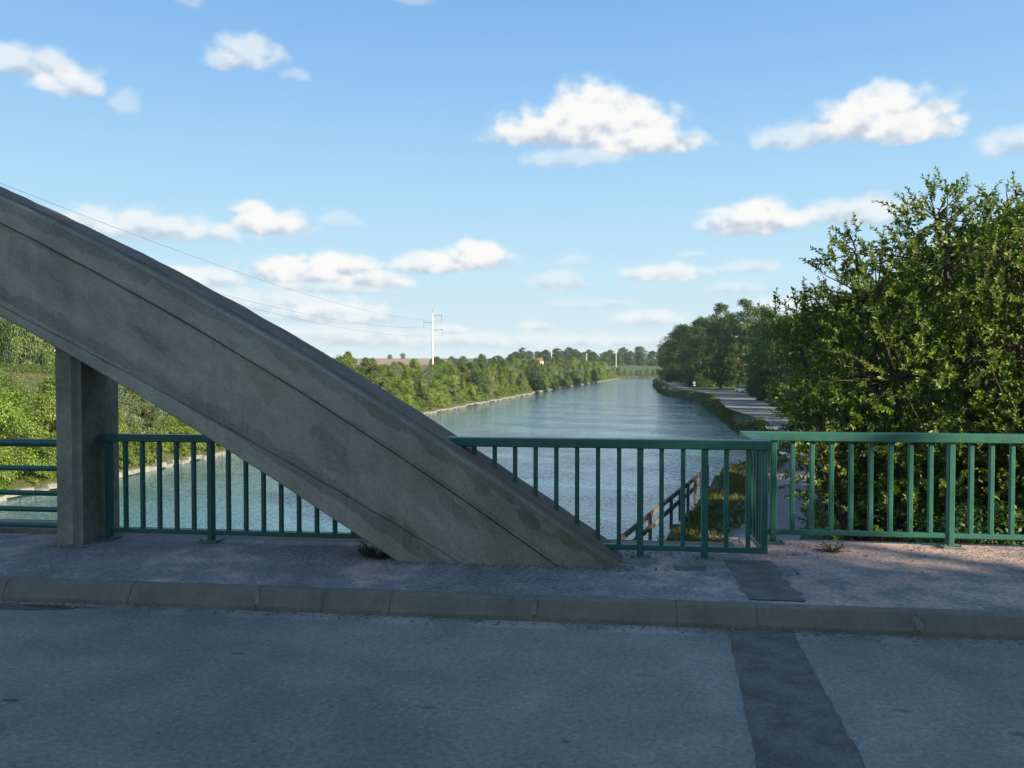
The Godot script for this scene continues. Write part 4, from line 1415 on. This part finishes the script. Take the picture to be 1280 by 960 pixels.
func make_small_things() -> void:
	# weed in the angle under the arch
	rng.seed = 21
	var lv := Leaves.new()
	var w := Shape.new()
	for k in 26:
		var a := rng.randf_range(-0.6, PI + 0.6)
		var d := Vector3(cos(a) * 0.9, rng.randf_range(0.15, 1.0), sin(a) * 0.5).normalized()
		var l := rng.randf_range(0.08, 0.2)
		w.tube(Vector3.ZERO, d * l, 0.003, 0.0015, 4, false)
		for j in 7:
			var p := d * l * (0.25 + 0.75 * j / 6.0)
			lv.leaf(p, (d + ball() * 0.9).normalized(), (Vector3.UP + ball() * 0.6).normalized(), rng.randf_range(0.03, 0.06), 0.02, shade_of(Color(0.03, 0.05, 0.018), Color(0.06, 0.085, 0.03), rng.randf(), 0.2))
	var t := thing("weed", "dark green weed growing where the arch meets the footway", "weed", Vector3(-1.86, WALK, -6.28))
	part("stem", w.done(), M.bark, t)
	part("foliage", lv.done(), M.leaf, t)
	# half-dry plant in front of the right-hand railing
	lv = Leaves.new()
	w = Shape.new()
	for k in 34:
		var a := rng.randf() * TAU
		var d := Vector3(cos(a), rng.randf_range(0.05, 0.8), sin(a) * 0.7).normalized()
		var l := rng.randf_range(0.05, 0.16)
		w.tube(Vector3.ZERO, d * l, 0.003, 0.0015, 4, false)
		for j in 4:
			var dry := rng.randf() < 0.65
			lv.leaf(d * l * (0.3 + 0.7 * j / 3.0), (d + ball()).normalized(), (Vector3.UP + ball() * 0.6).normalized(), rng.randf_range(0.02, 0.045), 0.014, shade_of(Color(0.24, 0.17, 0.09), Color(0.30, 0.22, 0.13), rng.randf(), 0.2) if dry else Color(0.08, 0.13, 0.03))
	t = thing("dry_plant", "half-dry little plant on the footway before the right railing", "weed", Vector3(1.86, WALK, -7.0))
	part("stem", w.done(), M.bark, t)
	part("foliage", lv.done(), M.leaf, t)
	# fallen leaves
	lv = Leaves.new()
	for k in 150:
		var x := rng.randf_range(1.3, 4.2)
		var z := -7.3 + absf(rng.randfn(0.0, 0.4))
		if z > -5.5:
			continue
		lv.leaf(Vector3(x, WALK + 0.004, z), Vector3(rng.randf_range(-1, 1), 0.05, rng.randf_range(-1, 1)).normalized(), (Vector3.UP + ball() * 0.25).normalized(), rng.randf_range(0.015, 0.05), rng.randf_range(0.01, 0.022), shade_of(Color(0.16, 0.11, 0.06), Color(0.07, 0.05, 0.03), rng.randf(), 0.3))
	var o := part("fallen_leaves", lv.done(), M.leaf, self)
	o.set_meta("kind", "stuff")
	tag(o, "dry fallen leaves scattered on the footway at the right", "leaves")
	# grit and crumbs of concrete gathered at the foot of the arch, the hanger and the kerb
	var pebble := rough_block(Vector3(0.022, 0.014, 0.018))
	var crumbs: Array[Transform3D] = []
	for k in 900:
		var x := rng.randf_range(-1.85, 0.15)
		var z := RIB_FRONT + 0.005 + absf(rng.randfn(0.0, 0.045))
		var y := WALK
		if k > 480:
			x = rng.randf_range(-5.0, 4.0)
			z = -5.29 + absf(rng.randfn(0.0, 0.05))
			y = 0.0
		elif k > 420:
			x = rng.randf_range(-4.9, -4.5)
			z = -6.42 + absf(rng.randfn(0.0, 0.04))
		elif k > 340:
			x = 0.1 + absf(rng.randfn(0.0, 0.2))
			z = rng.randf_range(-6.9, -6.2)
		var sc := rng.randf_range(0.25, 1.1) * (1.3 if k < 340 and rng.randf() < 0.1 else 1.0)
		crumbs.append(Transform3D(Basis.from_euler(ball() * 3.0).scaled(Vector3.ONE * sc), Vector3(x, y + 0.004 * sc, z)))
	scatter("grit", pebble, crumbs, "grit and concrete crumbs along the foot of the arch and the kerb", M.mortar, "grit")
	# small inspection cover in the footway
	var s := Shape.new()
	s.box(Vector3(0.50, WALK - 0.03, -6.36), Vector3(0.74, WALK + 0.004, -6.22), 0.004)
	var cover := part("inspection_cover", s.done(), M.patch, self)
	tag(cover, "small dark rectangular cover let into the footway before the railing", "cover")
	# pale post beside the willow
	t = thing("garden_post", "thin white post at the right edge of the weeping willow", "post", on_ground(-72.6, -97.6))
	s = Shape.new()
	s.tube(Vector3(0, -0.5, 0), Vector3(0, 3.2, 0), 0.09, 0.07, 8)
	part("pole", s.done(true), M.white, t)
	s = Shape.new()
	s.box(Vector3(-0.2, 3.2, -0.12), Vector3(0.2, 3.45, 0.12), 0.03)
	part("cap", s.done(), M.white, t)
	# quay block at the left edge of the water
	s = Shape.new()
	s.box(Vector3(-43.0, -7.6, -36.5), Vector3(-36.9, -5.2, -20.0), 0.03)
	var quay := part("quay_wall", s.done(), M.concrete, self)
	tag(quay, "grey concrete quay wall at the water's edge, far left", "quay")

# ---------------------------------------------------------------- scene
func _ready() -> void:
	var cam := Camera3D.new()
	cam.name = "camera"
	cam.position = Vector3(0, EYE, 0)
	cam.rotation_degrees = Vector3(-1.375, 7.0, 0)
	cam.fov = 51.28
	cam.near = 0.1
	cam.far = 6000.0
	add_child(cam)
	var env := Environment.new()
	env.background_mode = Environment.BG_SKY
	var sky := Sky.new()
	var pano := PanoramaSkyMaterial.new()
	pano.panorama = make_sky()
	sky.sky_material = pano
	env.sky = sky
	env.tonemap_mode = Environment.TONE_MAPPER_LINEAR
	env.tonemap_exposure = 2.9
	env.background_energy_multiplier = 0.345
	env.fog_enabled = true
	env.fog_density = 0.00014
	env.fog_light_color = Color(0.80, 0.88, 0.95)
	env.sdfgi_enabled = true
	env.ssao_enabled = true
	env.ssil_enabled = true
	var we := WorldEnvironment.new()
	we.name = "environment"
	we.environment = env
	add_child(we)
	var sun := DirectionalLight3D.new()
	sun.name = "sun"
	sun.light_color = Color(1.0, 0.93, 0.80)
	sun.light_energy = 1.6
	sun.light_angular_distance = 0.55
	sun.shadow_enabled = true
	add_child(sun)
	var towards := Vector3(cos(deg_to_rad(25)) * cos(deg_to_rad(19)), sin(deg_to_rad(19)), sin(deg_to_rad(25)) * cos(deg_to_rad(19)))
	sun.look_at_from_position(towards * 50.0, Vector3.ZERO)
	make_materials()
	make_ground()
	make_street()
	make_canal()
	make_bridge()
	make_railings()
	make_bank_rail()
	make_field()
	var h0 := on_ground(-70.5, -313.8)
	make_pylon(h0, 25.5, 0.22, "tall white pylon with three arms beyond the left bank, nearest in view")
	make_pole(on_ground(POLES[0].x, POLES[0].y), 15.5, "white pole just right of the red-roofed house")
	make_pole(on_ground(POLES[1].x, POLES[1].y), 12.0, "middle of three white poles along the left bank")
	make_pole(on_ground(POLES[2].x, POLES[2].y), 11.5, "white pole nearest the canal's far end")
	var near := on_ground(-66.0, -62.0)
	make_pylon(near, 25.5, 0.22, "white pylon left of the frame carrying the cables")
	var arms := [[3.6, 0.955], [-3.5, 0.85], [4.1, 0.73]]
	var words := ["upper", "left", "lower"]
	for k in 3:
		var side: Vector3 = Vector3(cos(0.22), 0, -sin(0.22)) * arms[k][0]
		make_cable(near + side + Vector3(0, 25.5 * arms[k][1] - 1.9, 0), h0 + side + Vector3(0, 25.5 * arms[k][1] - 1.9, 0), 4.0, "thin power cable on the %s pylon arm, crossing the sky above the arch" % words[k])
	make_house(on_ground(-42.0, -468.5) + Vector3(0, 4.6, 0), 0.5)
	make_car(on_ground(31.2, -195.0, 0.0), 0.4)
	make_sign(on_ground(19.6, -192.0, 0.0))
	make_trees()
	make_near_bush()
	make_small_things()

func make_field() -> void:
	# bare brown field on the rise
	var st := SurfaceTool.new()
	st.begin(Mesh.PRIMITIVE_TRIANGLES)
	var n := 24
	for j in n:
		for i in n:
			var q := []
			for c in [[0, 0], [1, 0], [1, 1], [0, 1]]:
				var u: float = (i + c[0]) / float(n)
				var w: float = (j + c[1]) / float(n)
				var z := lerpf(-560.0, -900.0, w)
				var x := lerpf(lerpf(-235.0, -420.0, w), lerpf(-105.0, -190.0, w), u)
				q.append(Vector3(x, height(x, z) + 0.25, z))
			for k in [0, 2, 1, 0, 3, 2]:
				st.add_vertex(q[k])
	st.index()
	st.generate_normals()
	structure("ploughed_field", st.commit(), M.field)
